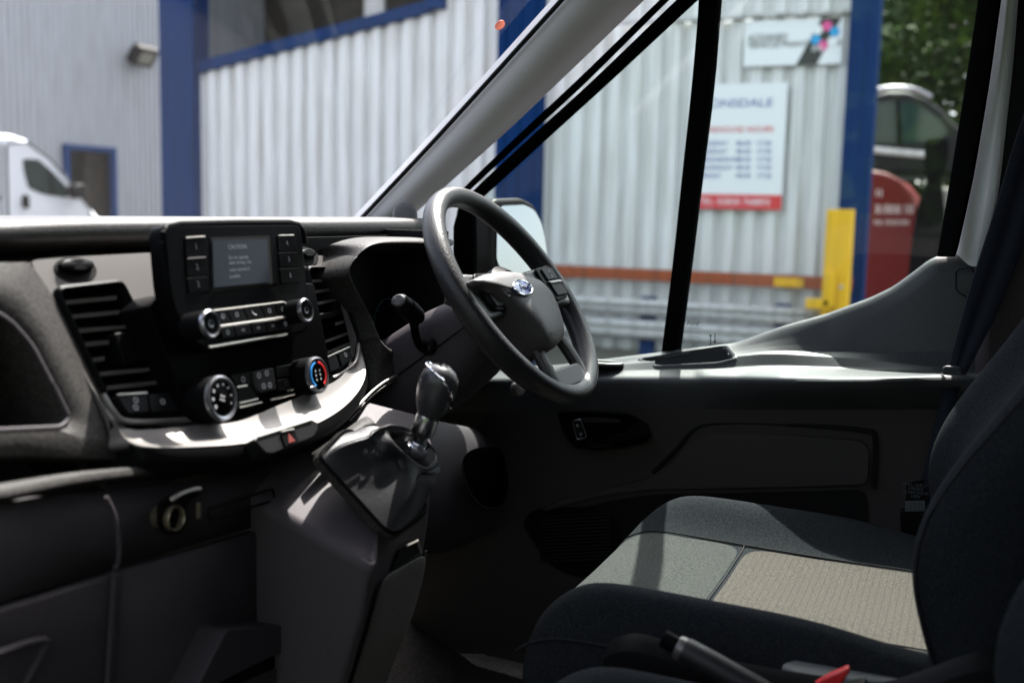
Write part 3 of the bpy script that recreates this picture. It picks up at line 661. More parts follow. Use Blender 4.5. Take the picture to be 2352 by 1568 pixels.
# --- lower dash: glovebox door, socket panel, knee panel
LY = .145          # face of the lower dash; the panels lie just behind the fittings
low = obj('lower_panel', MB().grid([[pY(a, b, LY+.015+(.006 if k_ == 0 else 0)) for a, b in r] for k_, r in enumerate((
    [(-60, 1150), (240, 1128), (450, 1105), (660, 1075)], [(-60, 1250), (255, 1215), (460, 1180), (660, 1130)], [(-60, 1402), (262, 1303), (470, 1243), (660, 1186)]))]), M['plastic'], dash, solid=.012)
gl_ = obj('glovebox_door', MB().grid([[pY(a, b, LY+.011) for a, b in r] for r in ([(-60, 1408), (100, 1359), (258, 1309)], [(-60, 1480), (100, 1470), (250, 1440)], [(-60, 1640), (100, 1620), (236, 1600)])]), M['plastic'], dash, solid=.012, bevel=.003)
lp2 = obj('lower_panel', MB().grid([[pY(a, b, LY+.019) for a, b in r] for r in ([(262, 1309), (470, 1249), (700, 1180)], [(255, 1440), (470, 1400), (700, 1380)], [(240, 1640), (470, 1640), (720, 1640)])]), M['plastic'], dash, solid=.012)
obj('panel_seam', MB().tube(smooth_path([pY(a, b, LY-.002) for a, b in [(243, 1140), (262, 1180), (272, 1240), (271, 1292), (262, 1312), (256, 1400), (244, 1600)]], 5), .0024, 6), M['console'], dash)
obj('glovebox_handle', MB().tube(smooth_path([pY(a, b, LY-.008) for a, b in [(-10, 1500), (60, 1475), (100, 1468), (104, 1480), (80, 1530), (40, 1600)]], 5), .003, 8), M['plastic'], gl_)
so_ = pY(398, 1189, LY-.006)
s_ = obj('power_socket', MB().lathe([(.0122, -.03), (.0122, .004), (.0131, .0052), (.0140, .004), (.0140, -.004)], so_, (0, -1, .05), 28), M['edge'], low)
s_.data.materials[0] = mat('brassy_ring', (.20, .175, .12), .35, metal=.6)
obj('socket_surround', MB().prism(rpoly([pY(a, b, LY-.004) for a, b in [(366, 1160), (385, 1140), (440, 1118), (466, 1120), (462, 1130), (430, 1160), (432, 1205), (410, 1228), (380, 1226), (364, 1205)]], .006), (0, .004, 0)), M['satin'], low, bevel=.0015)
obj('socket_bore', MB().lathe([(.0, -.004), (.0120, -.004), (.0120, -.03)], so_, (0, -1, .05), 20), M['black'], s_)
obj('socket_flap_highlight', MB().tube(smooth_path([pY(a, b, LY-.010) for a, b in [(392, 1148), (410, 1136), (440, 1124), (462, 1121)]], 4), [.001]+[.0028]*11+[.0012], 8), M['edge'], low)  # bright tapered tube painted as the flap's highlight
obj('usb_slot', MB().box(pY(456, 1172, LY-.009), (.005, .004, .018)), M['brassy'] if 'brassy' in M else bpy.data.materials['brassy_ring'], low, bevel=.001)
obj('storage_slot', MB().tube([pY(a, b, LY-.007) for a, b in [(480, 1168), (625, 1122), (630, 1138), (622, 1150), (482, 1192), (478, 1180)]], .0018, 6, closed=True), M['satin'], low)
# fold-down pocket low beside the console
pk = [pY(a, b, .115) for a, b in [(520, 1445), (650, 1436), (690, 1447), (706, 1470), (560, 1540), (440, 1600)]]
obj('lower_pocket', MB().prism(rpoly(pk, .008), (0, .06, -.0)), M['plastic'], dash, bevel=.004)
obj('pocket_front', MB().prism([pY(a, b, .125) for a, b in [(706, 1470), (560, 1540), (470, 1600), (660, 1640)]], (0, .03, 0)), M['satin'], dash)
obj('pocket_lit_patch', MB().prism([pY(a, b, .122) for a, b in [(600, 1548), (662, 1522), (648, 1600), (500, 1640), (470, 1610)]], (0, .002, 0)), M['spoke'], dash)  # grey sheet painted as the lit patch in the pocket

# --- centre console carrying the gear lever
CXL, CXR = -.036, .235
# the tilted seat of the gaiter frame sets the slope of the console top
fA, fB = pX(735, 1051, -.010), pX(896, 1228, .004)
fC = pY(988, 1163, fB.y-.003); fD = fA+(fC-fB)*.95+V((0, .02, .01))
gpn = (fB-fA).cross(fC-fB).normalized()
def top_z(x, y):
    y = min(y, fA.y+.03); x = max(fA.x-.01, min(x, fC.x)); return fA.z-(gpn.x*(x-fA.x)+gpn.y*(y-fA.y))/gpn.z-.004
lev = [(None, -.022, .000, .020), (1.25, -.020, .003, .028), (1.20, -.009, .012, .036), (1.16, .004, .022, .044), (1.11, .020, .036, .056), (1.06, .037, .054, .068), (1.0, .06, .088, .092), (.76, .10, .13, .13)]
rows = []
for z, ya, yb, yc in lev:
    pl_ = rpoly([(CXL, .30, 0), (CXL, ya, 0), (.012, yb+.004, 0), (.205, yc+.004, 0), (CXR, yc+.035, 0), (CXR, .30, 0)], [.0, .022, .010, .02, .02, 0], 4)
    zt = (lambda y: 1.300+(y+.02)*.44) if z is None else (lambda y: z)
    pl_ = [V((q.x, q.y, (top_z(q.x, q.y) if z is None else z)-(max(0, (CXL+.034-q.x)/.034)**1.25*.034 if z is None else 0))) for q in pl_]
    if z is None:
        c_ = sum(pl_, V())/len(pl_); rows.append([c_+(q-c_)*.02+V((0, 0, .004)) for q in pl_]); rows.append([c_+(q-c_)*.93+V((0, 0, .004)) for q in pl_])
        rows.append([q+V((0, 0, .001)) for q in pl_]); rows.append([q+V((0, 0, -.012)) for q in pl_])
    else: rows.append(pl_)
cons = obj('centre_console', MB().grid(rows, closed=True), M['console'], dash, sharp=60)
# top finisher around the gaiter (light, grained), rear lower cover and its pocket
obj('console_cap', MB().grid([[D(a, b, o) for a, b, o in r] for r in ([(716, 1040, .03), (760, 1010, .03), (830, 960, .02), (880, 940, -.005)], [(726, 1052, .04), (775, 1022, .045), (840, 985, .04), (900, 965, .03)])]), M['grain'], cons, solid=.004)
lc = obj('console_cover', MB().grid([[pX(a, b, x) for a, b, x in r] for r in (
    [(874, 1322, .02), (902, 1306, .07), (945, 1281, .14), (979, 1263, .2)], [(858, 1375, .018), (890, 1365, .07), (930, 1345, .14), (970, 1318, .2)],
    [(843, 1437, .015), (875, 1430, .07), (915, 1415, .13), (948, 1398, .19)], [(822, 1505, .012), (858, 1500, .06), (895, 1480, .12), (926, 1460, .175)], [(795, 1590, .01), (822, 1590, .05), (850, 1560, .10), (905, 1508, .16)], [(770, 1650, .01), (800, 1650, .04), (830, 1630, .09), (862, 1585, .14)])]), M['cover'], cons, sub=2, solid=.006)
obj('cover_edge', MB().tube(smooth_path([pX(a, b, x) for a, b, x in [(979, 1264, .2), (970, 1320, .2), (949, 1398, .19), (927, 1460, .175), (906, 1508, .16), (862, 1587, .14)]], 5), .0022, 6), M['silverdk'], cons)
nk = [pX(a, b, x) for a, b, x in [(902, 1307, .07), (919, 1260, .08), (955, 1240, .14), (964, 1268, .16)]]
obj('cover_notch', MB().prism(nk, (0, .004, -.002)), M['black'], cons)
obj('notch_edge', MB().tube([pX(930, 1252, .10)+V((0, -.003, 0)), nk[2]+V((0, -.003, 0)), nk[3]+V((0, -.003, 0))], .0018, 6), M['edge'], cons)
# knee panel under the column with a flat black patch for the shade in its cubby
kp = obj('knee_panel', MB().grid([[pY(a, b, y) for a, b, y in r] for r in (
    [(840, 930, .24), (930, 940, .25), (1060, 975, .25), (1200, 995, .25), (1300, 1010, .26)], [(850, 990, .22), (960, 1010, .22), (1080, 1010, .21), (1200, 1020, .21), (1300, 1060, .22)],
    [(900, 1080, .21), (1000, 1100, .2), (1090, 1110, .195), (1180, 1110, .2), (1260, 1120, .21)], [(930, 1200, .22), (1020, 1210, .21), (1100, 1200, .21), (1160, 1170, .21), (1220, 1150, .22)], [(960, 1280, .24), (1020, 1280, .24), (1090, 1250, .22), (1150, 1215, .2), (1200, 1190, .2)])]), M['plastic'], dash, sub=2, solid=.01)
ko = smooth_path([pY(a, b, .188) for a, b in [(1062, 1060), (1075, 1120), (1096, 1152), (1122, 1166), (1150, 1158), (1166, 1120), (1160, 1070), (1146, 1030), (1090, 1030)]], 4, closed=True)
obj('knee_cubby_shade', MB().prism(ko, (0, -.001, 0)), M['rubber'], kp)
obj('cubby_edge', MB().tube(ko[:16], .0016, 6), M['spoke'], kp)
# ================================================================== STEERING WHEEL
WH = V((.42, 0, 1.564)); WT = math.radians(36)
WA = V((1, 0, 0)); WB = V((0, math.sin(WT), math.cos(WT))); WN = V((0, -math.cos(WT), math.sin(WT)))
def Wp(px, py, o=0): return onpl(px, py, WH+WN*o, WN)
def Wl(a, b, o=0): return WH+WA*a+WB*b+WN*o
sw = thing('steering_wheel', 'black grained three spoke steering wheel with sunlit hub and oval badge', 'steering wheel', WH)
R_ = .183
rim = MB(); ring = []; n = 96
for i in range(n):
    a = 2*math.pi*i/n; q = Wl(R_*math.cos(a), R_*math.sin(a)); ring.append((q, a))
rows = []
for q, a in ring+[ring[0]]:
    rad_ = WA*math.cos(a)+WB*math.sin(a)
    bump_ = .0155+.0016*max(0, math.cos(2*(a-math.radians(30))))+.001*max(0, math.cos(2*(a-math.radians(150))))
    rows.append([q+rad_*bump_*math.cos(2*math.pi*k/20)+WN*bump_*1.12*math.sin(2*math.pi*k/20) for k in range(20)])
obj('rim', MB().grid(rows, closed=True), M['wheel'], sw, sharp=80)
hubo = [(1069, 650), (1097, 634), (1149, 625), (1183, 630), (1233, 648), (1262, 678), (1280, 716), (1294, 764), (1291, 781), (1274, 799), (1250, 798), (1203, 744), (1157, 701), (1110, 667)]
ho = [Wp(a, b, .022) for a, b in hubo]; ho = resample(rpoly(ho, .012, 5)+[rpoly(ho, .012, 5)[0]], 61)[:-1]; hcn = sum(ho, V())/len(ho)
sc_ring = lambda s, o: [hcn+(q-hcn)*s+WN*o for q in ho]
hubm = MB(); rr_ = [sc_ring(.98, -.05), sc_ring(1.0, -.018), sc_ring(1.0, -.004), sc_ring(.965, .006), sc_ring(.86, .013), sc_ring(.65, .018), sc_ring(.4, .0205), sc_ring(.15, .0215), sc_ring(.01, .0218)]
hubm.grid(rr_, closed=True)
hub = obj('hub_cover', hubm, M['hub'], sw, sharp=70)
# badge: blue oval in a chrome ring with script
from mathutils.bvhtree import BVHTree
hbv = BVHTree.FromPolygons([V(q) for q in hubm.v], hubm.f)
def Hs(px, py, o):
    h_ = hbv.ray_cast(CAM, ray(px, py).normalized())
    return (h_[0] if h_[0] else Wp(px, py, .04))+WN*max(0, min(o, .0015))
bh = hbv.ray_cast(CAM, ray(1199, 662).normalized()); bc = bh[0]; bnn = bh[1]
if bnn.dot(WN) < 0: bnn = -bnn
bnn = (bnn+WN).normalized(); BA = (WA-bnn*WA.dot(bnn)).normalized(); BB = bnn.cross(BA)
if BB.dot(WB) < 0: BB = -BB
BN = (WN+V((0, 0, .0))).normalized()
bd = obj('badge', MB().lathe([(.0, .0035), (.026, .003), (.031, .0012), (.031, -.004)], bc, bnn, 40, sy=.42, ref=BB), M['badge'], hub)
rg = [bc+BA*.031*math.cos(2*math.pi*k/40)+BB*.0130*math.sin(2*math.pi*k/40)+bnn*.002 for k in range(40)]
obj('badge_ring', MB().tube(rg, .0016, 8, closed=True), M['chrome'], bd)
text('badge_script', 'Ford', bc+bnn*.0040, BA, BB, .0160, M['chrome'], bd, depth=.0005, shear=.35)
# airbag emboss and spoke pad crease
ac = Hs(1164, 677, .020)
obj('airbag_symbol', MB().tube([ac+WA*(.0042*math.cos(a)+.003)+WB*(.0042*math.sin(a)+.001) for a in [k*.524 for k in range(12)]], .0006, 5, closed=True), M['plastic'], hub)
obj('airbag_symbol', MB().tube([ac-WA*.008+WB*.006, ac+WA*.0-WB*.005], .0006, 5), M['plastic'], hub)
text('emboss_text', 'AIRBAG', Hs(1273, 765, .0068), WA, WB, .007, M['spoke'], hub, depth=.0003)
for s in (-1, 1):
    sp = [Wl(s*.045, .030, .0), Wl(s*.12, .034, .0), Wl(s*.172, .040, -.002), Wl(s*.178, .0, -.002), Wl(s*.172, -.040, -.002), Wl(s*.12, -.036, 0), Wl(s*.045, -.05, 0)]
    spk = obj('spoke', MB().prism(rpoly(sp, .012), WN*.016), M['spoke'], sw, bevel=.006, seg=3)
    cl = [Wl(s*.082, .030, .0165), Wl(s*.150, .033, .0165), Wl(s*.158, .010, .0165), Wl(s*.150, -.030, .0165), Wl(s*.092, -.034, .0165), Wl(s*.080, -.005, .0165)]
    cp_ = obj('switch_plate', MB().prism(rpoly(cl, .010), WN*.005), M['satin'], spk, bevel=.002)
    for (a0, b0), (a1, b1) in (((.098, .004), (.146, .026)), ((.098, -.026), (.146, -.002))):
        obj('wheel_switch', MB().prism(rpoly([Wl(s*a0, b0, .021), Wl(s*a1, b0, .021), Wl(s*a1, b1, .021), Wl(s*a0, b1, .021)], .004), WN*.004), M['btn'], spk, bevel=.0015)
    obj('switch_ledge', MB().prism([Wl(s*.096, -.003, .026), Wl(s*.148, -.003, .026), Wl(s*.148, .002, .023), Wl(s*.096, .002, .023)], WN*.002), M['silver'], spk)
    for q in (.010, .020): obj('switch_arrow', MB().prism([Wl(s*.122, q+.004, .0252), Wl(s*.116, q-.002, .0252), Wl(s*.128, q-.002, .0252)], WN*.0004), M['printdim'], spk)
# bottom spoke with an open window between two arms
for s in (-1, 1):
    arm = smooth_path([Wl(s*.050, -.055, .002), Wl(s*.056, -.10, .004), Wl(s*.060, -.14, .003), Wl(s*.058, -.178, -.002)], 4)
    obj('lower_arm', MB().tube(arm, .013, 10, flat=.75, ref=WN), M['spoke'], sw)
obj('lower_bridge', MB().prism(rpoly([Wl(-.056, -.138, -.002), Wl(.056, -.138, -.002), Wl(.062, -.172, -.002), Wl(-.062, -.172, -.002)], .01), WN*.012), M['spoke'], sw, bevel=.004)
obj('hub_back', MB().lathe([(.0, -.06), (.055, -.055), (.064, -.03), (.064, .0), (.05, .01)], WH-WB*.012, WN, 36), M['satin'], sw)
# steering column shroud with the stalk
col_ = thing('steering_column', 'dark steering column shroud behind the wheel with an indicator stalk', 'steering column', WH-WN*.15)
rows = []
for o, a, b, dz in ((-.045, .066, .046, -.012), (-.07, .080, .056, -.014), (-.12, .088, .068, -.016), (-.18, .088, .074, -.018), (-.24, .084, .076, -.016), (-.30, .08, .07, -.02)):
    rr = []
    for k in range(32):
        t = 2*math.pi*k/32; ct, st = math.cos(t), math.sin(t); p_ = .55
        rr.append(WH+WN*o+WA*a*math.copysign(abs(ct)**p_, ct)+WB*(b*math.copysign(abs(st)**p_, st)+dz))
    rows.append(rr)
obj('shroud', MB().grid(rows, closed=True), M['plastic'], col_, sharp=60)
seam = [WH+WN*o+WA*-.0885+WB*-.012 for o in (-.06, -.12, -.18, -.25)]
obj('shroud_seam', MB().tube(seam, .0014, 6), M['black'], col_)
obj('stalk_boot', MB().lathe([(.014, .0), (.0135, .006), (.010, .010), (.006, .012)], WH+WN*-.13+WA*-.087+WB*-.004, (-1, -.2, 0), 20), M['satin'], col_)
st_path = smooth_path([pX(a, b, x) for a, b, x in [(975, 800, .336), (960, 786, .318), (953, 760, .305), (950, 735, .296), (944, 718, .288)]], 5)
st = obj('indicator_stalk', MB().tube(st_path, [.0075]*4+[.0065]*9+[.0075]*(len(st_path)-13), 12), M['gloss'], col_)
h0, h1 = pX(953, 725, .30), pX(923, 697, .262); hx = (h1-h0).normalized()
obj('stalk_head', MB().lathe([(.0, -.012), (.012, -.010), (.0165, .0), (.0175, .02), (.0155, .045), (.014, .052), (.0125, .0535), (.0, .054)], h0, hx, 24, sy=.85), M['satin'], st)
obj('stalk_end', MB().lathe([(.0, .0565), (.0095, .0562), (.0115, .0548), (.0115, .052)], h0, hx, 20, sy=.85), M['spoke'], st)
obj('stalk_ring', MB().lathe([(.0168, .030), (.0172, .034), (.0166, .038)], h0, hx, 24, sy=.85), M['gloss'], st)
# ignition lock peeping out below the rim
obj('ignition_lock', MB().lathe([(.0, .004), (.009, .004), (.012, .002), (.013, -.01)], pY(1193, 893, .06), (-.4, -.9, .2), 20), M['silverdk'], col_)

# ================================================================== GEAR LEVER
gl = thing('gear_lever', 'gear lever with dark rounded knob, chrome collar and crumpled black leather gaiter', 'gear lever', (.11, 0, 1.28))
kx = .125
kc = pX(1003, 893, kx); up_ = (pX(990, 880, kx)-pX(958, 1030, kx)).normalized()
tilt = (up_+V((0, -.10, 0))).normalized()
prof_ = [(.0, .036), (.011, .0345), (.020, .029), (.0265, .020), (.029, .008), (.0285, -.004), (.0265, -.016), (.0225, -.028), (.018, -.037), (.0165, -.042), (.0, -.042)]
prof_ = [(a*.93, b*.95) for a, b in prof_]
kn = obj('knob', MB().lathe(prof_, kc, tilt, 36, sy=.86, ref=(1, 0, 0)), M['knob'], gl, sharp=80)
# chrome bezel running round the knob's rear face, with the shift pattern cap
fn = (V((.35, -.80, .48))).normalized(); fu = (tilt-fn*tilt.dot(fn)).normalized(); fr_ = fu.cross(fn)
loop = [kc+fn*.0165+fr_*.0225*math.cos(t)+fu*(.034*math.sin(t)+.003)-fn*.012*abs(math.sin(t))**2 for t in [2*math.pi*k/40 for k in range(40)]]
obj('knob_bezel', MB().tube(loop, .0019, 8, closed=True), M['chrome'], kn)
capc = kc+fn*.021+fu*.022
obj('shift_cap', MB().lathe([(.0, .003), (.010, .0025), (.0125, 0), (.012, -.006)], capc, (fn+fu*.9).normalized(), 24, sy=.75), M['gloss'], kn)
cn = (fn+fu*.9).normalized(); cu_ = (fu-cn*fu.dot(cn)).normalized(); cr_ = cu_.cross(cn)
for i in (-1, 0, 1):
    obj('shift_mark', MB().tube([capc+cn*.0035+cr_*i*.006+cu_*.005, capc+cn*.0035+cr_*i*.006-cu_*.005], .0008, 5), M['chrome'], kn)
obj('shift_mark', MB().tube([capc+cn*.0035-cr_*.006, capc+cn*.0035+cr_*.006], .0008, 5), M['chrome'], kn)
s0_, s1_ = kc-tilt*.04, pX(952, 1040, kx+.006); sx_ = (s0_-s1_).normalized(); L_ = (s0_-s1_).length
obj('collar', MB().lathe([(.0135, L_+.004), (.0158, L_-.001), (.0160, L_-.022), (.0150, L_-.025), (.011, L_-.026)], s1_, sx_, 28), M['chromesat'], gl)
obj('shaft', MB().lathe([(.011, L_-.02), (.0105, .02), (.012, .018), (.012, -.03)], s1_, sx_, 24), M['chromesat'], gl)
obj('collar_nut', MB().lathe([(.012, .016), (.0175, .0145), (.0185, .008), (.0185, .002), (.016, -.001), (.0155, -.012), (.019, -.014), (.019, -.022), (.012, -.024)], s1_, sx_, 8), M['chrome'], gl, sharp=25)
# gaiter: from the tilted frame up to a loose folded mouth
base = rpoly([fA, fB, fC, fD], [.012, .022, .03, .03], 6)
NN = 72
def rsl(pts, n): return resample(list(pts)+[pts[0]], n+1)[:-1]
base = rsl(base, NN); bcn = sum(base, V())/NN
mouth = [pX(a, b, x) for a, b, x in [(893, 972, .075), (884, 990, .065), (896, 1012, .06), (918, 1036, .068), (942, 1057, .082), (962, 1072, .095), (984, 1081, .115), (1004, 1070, .14), (1013, 1058, .155), (1008, 1040, .165), (997, 1026, .165), (975, 1004, .16), (950, 988, .14), (920, 976, .11)]]
mouth = rsl(smooth_path(mouth, 4, closed=True), NN)
fn_ = (fB-fA).cross(fC-fB).normalized()
if fn_.z < 0: fn_ = -fn_
best = min(range(NN), key=lambda k: sum((base[j]-mouth[(j+k) % NN]).length for j in range(NN)))
flip = mouth[::-1]; best2 = min(range(NN), key=lambda k: sum((base[j]-flip[(j+k) % NN]).length for j in range(NN)))
m1 = mouth[best:]+mouth[:best]; m2 = flip[best2:]+flip[:best2]
mouth = m1 if sum((a-b).length for a, b in zip(base, m1)) < sum((a-b).length for a, b in zip(base, m2)) else m2
mcn = sum(mouth, V())/NN
ci = sorted(min(range(NN), key=lambda k: (base[k]-c_).length) for c_ in (fA, fB, fC, fD))
def _cp(k):
    for a, b in zip(ci, ci[1:]+[ci[0]+NN]):
        kk = k if k >= ci[0] else k+NN
        if a <= kk <= b: return math.sin(math.pi*(kk-a)/(b-a))
    return 0
cpos = [_cp(k) for k in range(NN)]
rows = []
for j in range(13):
    t = j/12; row = []
    for k in range(NN):
        q = base[k].lerp(mouth[k], t); c = bcn.lerp(mcn, t); ang = 2*math.pi*k/NN
        out_ = (q-c); o_ = out_.normalized()
        sN = cpos[k]                                        # 0 at a corner ridge, 1 midway along a side
        hollow = -.017*math.sin(math.pi*min(1, t*1.02))*sN**.8
        fold = (math.sin(ang*5+t*6)*.0035+math.sin(ang*9-t*8+1)*.0018)*math.sin(math.pi*t)
        pleat = -.007*math.exp(-((t-.62-.06*math.sin(ang*2))/.07)**2)*(.3+.7*abs(math.sin(ang*1.5+.4)))
        ridge = .006*math.exp(-(sN/.18)**2)*math.sin(math.pi*t)
        row.append(q+o_*(hollow+fold+pleat+ridge)+fn_*.006*math.sin(math.pi*t))
    rows.append(row)
rows.append([q+(mcn-q)*.16+fn_*.003 for q in mouth]); rows.append([q+(mcn-q)*.25-fn_*.012 for q in mouth]); rows.append([q+(mcn-q)*.32-fn_*.045 for q in mouth])
gai = obj('gaiter', MB().grid(rows, closed=True), M['leather'], gl, sub=2, sharp=80)
def frm(s, o): return [bcn+(q-bcn)*s+fn_*o for q in base]
obj('gaiter_frame', MB().grid([frm(1.065, -.008), frm(1.06, .001), frm(1.035, .004), frm(1.0, .003), frm(.985, -.004)], closed=True), M['satin'], gl, sharp=60)
obj('frame_surround', MB().grid([frm(1.085, -.012), frm(1.085, -.004), frm(1.075, -.001), frm(1.06, -.003)], closed=True), M['grain'], cons, sharp=60)
seamp = [rows[j][min(range(NN), key=lambda k: (base[k]-fA).length)]+fn_*.001 for j in range(1, 13)]
obj('gaiter_seam', MB().tube(seamp, .0010, 6), M['stitch'], gai)

# ================================================================== DRIVER'S DOOR
door = thing('driver_door', 'van driver door, sunlit armrest and sill, side window with black divider bar', 'van door', (.9, -.2, .9))
xs = [940+i*12 for i in range(114)]
def row(tab): return [pX(x, *lerp_tab(tab, x)) for x in xs]
top = [(940, 850), (1280, 836), (1400, 821), (1545, 803), (1690, 785), (1800, 745), (1900, 717), (2000, 680), (2050, 656), (2100, 620), (2125, 600), (2148, 586), (2190, 581), (2258, 581), (2320, 585)]
def rowo(dy, x, prof=top): return row([(a, b+(dy if not callable(dy) else dy(a)), x if not callable(x) else x(a)) for a, b in prof])
hw = lambda a: 14 if a < 1690 else min(44, 14+(a-1690)*.16)      # width of the rolled sill edge
mid = [(940, 862), (1280, 850), (1400, 838), (1545, 826), (1690, 818), (1750, 812), (1800, 812), (1950, 822), (2100, 838), (2180, 846), (2258, 850), (2320, 852)]
rows_ = [rowo(18, .945), rowo(4, .938), rowo(0, .925), rowo(lambda a: hw(a)*.45, .914), rowo(lambda a: hw(a)*1.0, .905),
         row([(a, b+(m-b)*.45, .895) for a, b, m in [(x, lerp_tab(top, x)[0]+hw(x), lerp_tab(mid, x)[0]) for x in xs]]),
         row([(x, lerp_tab(top, x)[0]+hw(x)+(lerp_tab(mid, x)[0]-lerp_tab(top, x)[0]-hw(x))*.82, .886) for x in xs]),
         row([(a, b, .872) for a, b in mid]),
         row([(a, b+(e-b)*.55, .856) for a, b, e in [(x, lerp_tab(mid, x)[0], lerp_tab([(940, 872), (1400, 864), (2000, 866), (2110, 864), (2320, 858)], x)[0]) for x in xs]]),
         row([(940, 872, .84), (1400, 863, .838), (1600, 862, .836), (1600, 863, .832), (1700, 863, .815), (1790, 864, .778), (1900, 866, .758), (2000, 866, .752), (2090, 864, .754), (2150, 860, .77), (2320, 858, .80)]),
         row([(940, 880, .832), (1400, 871, .828), (1600, 872, .824), (1700, 872, .806), (1790, 873, .768), (1900, 874, .748), (2000, 874, .743), (2120, 872, .750), (2320, 868, .79)]),
         row([(940, 900, .832), (1400, 892, .827), (1600, 892, .823), (1700, 892, .806), (1790, 893, .770), (1900, 894, .752), (2000, 894, .748), (2320, 890, .79)]),
         row([(940, 950, .84), (1400, 940, .836), (1800, 940, .833), (2320, 940, .856)]),
         row([(940, 1050, .848), (1400, 1010, .846), (1800, 990, .844), (2320, 1000, .86)]),
         row([(940, 1150, .85), (1400, 1120, .85), (1800, 1120, .85), (2320, 1150, .862)]),
         row([(940, 1300, .85), (1400, 1280, .85), (1800, 1280, .85), (2320, 1300, .862)]),
         row([(940, 1500, .85), (1400, 1500, .85), (1800, 1500, .85), (2320, 1500, .862)])]
# the moulded tray opening in the armrest
tray = [pX(a, b, x) for a, b, x in [(1468, 826, .872), (1665, 793, .896), (1690, 825, .868), (1646, 835, .858), (1511, 842, .858)]]
def inside(q, poly):
    c = False
    for a, b in zip(poly, poly[1:]+poly[:1]):
        if (a.x > q.x) != (b.x > q.x) and q.y < (b.y-a.y)*(q.x-a.x)/(b.x-a.x)+a.y: c = not c
    return c
up_rows, lo_rows = rows_[:13], rows_[12:]
fine = []
for i in range(len(up_rows)):
    if i and 5 <= i <= 9:
        for k in range(1, 7): fine.append([a.lerp(b, k/7) for a, b in zip(up_rows[i-1], up_rows[i])])
    fine.append(up_rows[i])
from mathutils.bvhtree import BVHTree
gm_ = MB().grid(fine); bvh = BVHTree.FromPolygons([V(q) for q in gm_.v], gm_.f)
def on_door(px, py):
    h_ = bvh.ray_cast(CAM, ray(px, py).normalized()); return h_[0]
tray = [on_door(a, b) for a, b in [(1468, 826), (1665, 796), (1690, 825), (1646, 835), (1511, 842)]]
hole_ = [q.copy() for q in rpoly(tray, [.012, .010, .012, .008, .008], 4)]
dp = obj('door_panel', MB().grid(fine, skip=lambda q: q.z < 1.5 and inside(q, hole_)), M['doorpl'], door, sub=1, sharp=70)
obj('lower_door_panel', MB().grid(lo_rows), M['doorlow'], door, sub=1, sharp=70)
tr = rpoly(tray, [.012, .010, .012, .008, .008], 4); tcn = sum(tr, V())/len(tr)
trn = V((-.25, 0, 1)).normalized()
tin = [tcn+(q-tcn)*.97 for q in tr]
tb = MB(); tb.grid([[q+V((0, 0, -.045)) for q in tin], [q+V((0, 0, -.004)) for q in tin], [q+trn*.0030 for q in tr], [q+(q-tcn).normalized()*.006+trn*.0028 for q in tr], [q+(q-tcn).normalized()*.011-trn*.004 for q in tr]], closed=True)
tro = obj('storage_tray', tb, M['doorpl'], dp, sharp=60)
obj('tray_floor', MB().prism([q+V((0, 0, -.042)) for q in tin], (0, 0, -.002)), M['satin'], tro)
# oval ring (speaker vent) at the front of the armrest
oc = pX(1372, 838, .865)
orr = [oc+V((.020*math.cos(a), .050*math.sin(a), .004)) for a in [2*math.pi*k/32 for k in range(32)]]
ov = obj('vent_ring', MB().tube(orr, .0045, 8, closed=True), M['doorpl'], dp)
obj('vent_hole', MB().prism([q+V((0, 0, .0005)) for q in orr], (0, 0, -.002)), M['black'], ov)
# raised cover in the upper rear corner, and the raised lower pocket
cvp = [pX(a, b, .8885-.0004*(b-610)*0) for a, b in [(2196, 620), (2232, 613), (2238, 628), (2230, 672), (2222, 682), (2196, 668)]]
obj('corner_cover', MB().tube(smooth_path(rpoly(cvp, .008), 1, closed=True), .0014, 6, closed=True), M['black'], dp)
pk_ = [pX(a, b, .838) for a, b in [(1580, 1018), (1632, 996), (1800, 1000), (1975, 1012), (1996, 1030), (1992, 1112), (1820, 1118), (1500, 1124), (1380, 1138), (1240, 1176), (1285, 1150), (1480, 1104), (1545, 1062)]]
obj('door_pocket', MB().prism(rpoly(pk_, .014), (.02, 0, 0)), M['doorlow'], door, bevel=.008, seg=3)
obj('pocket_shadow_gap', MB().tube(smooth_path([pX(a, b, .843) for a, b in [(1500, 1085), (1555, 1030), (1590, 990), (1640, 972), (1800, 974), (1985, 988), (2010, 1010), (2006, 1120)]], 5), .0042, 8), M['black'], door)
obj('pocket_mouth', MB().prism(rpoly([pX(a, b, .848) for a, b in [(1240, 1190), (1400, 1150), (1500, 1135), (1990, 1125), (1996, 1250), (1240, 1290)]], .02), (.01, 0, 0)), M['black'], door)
# interior handle recess, pull and lock switch
hr = [pX(a, b, .832) for a, b in [(1281, 950), (1290, 944), (1360, 944), (1449, 949), (1482, 969), (1501, 1000), (1482, 1017), (1430, 1027), (1367, 1033), (1319, 1026), (1297, 996)]]
hrs = rpoly(hr, .01); hcn2 = sum(hrs, V())/len(hrs)
hrec = obj('handle_recess', MB().grid([[q+V((-.003, 0, 0)) for q in hrs], [hcn2+(q-hcn2)*.95+V((-.004, 0, 0)) for q in hrs], [hcn2+(q-hcn2)*.88+V((.004, 0, 0)) for q in hrs], [hcn2+(q-hcn2)*.5+V((.008, 0, 0)) for q in hrs], [hcn2+(q-hcn2)*.02+V((.008, 0, 0)) for q in hrs]], closed=True), M['gloss'], door, sharp=60)
hd = [pX(a, b, .828) for a, b in [(1440, 992), (1466, 968), (1484, 972), (1494, 996), (1472, 1008), (1400, 1016), (1392, 1006)]]
obj('door_handle', MB().prism(rpoly(hd, .006), (.008, 0, 0)), M['badge'] if False else M['satin'], hrec, bevel=.003)
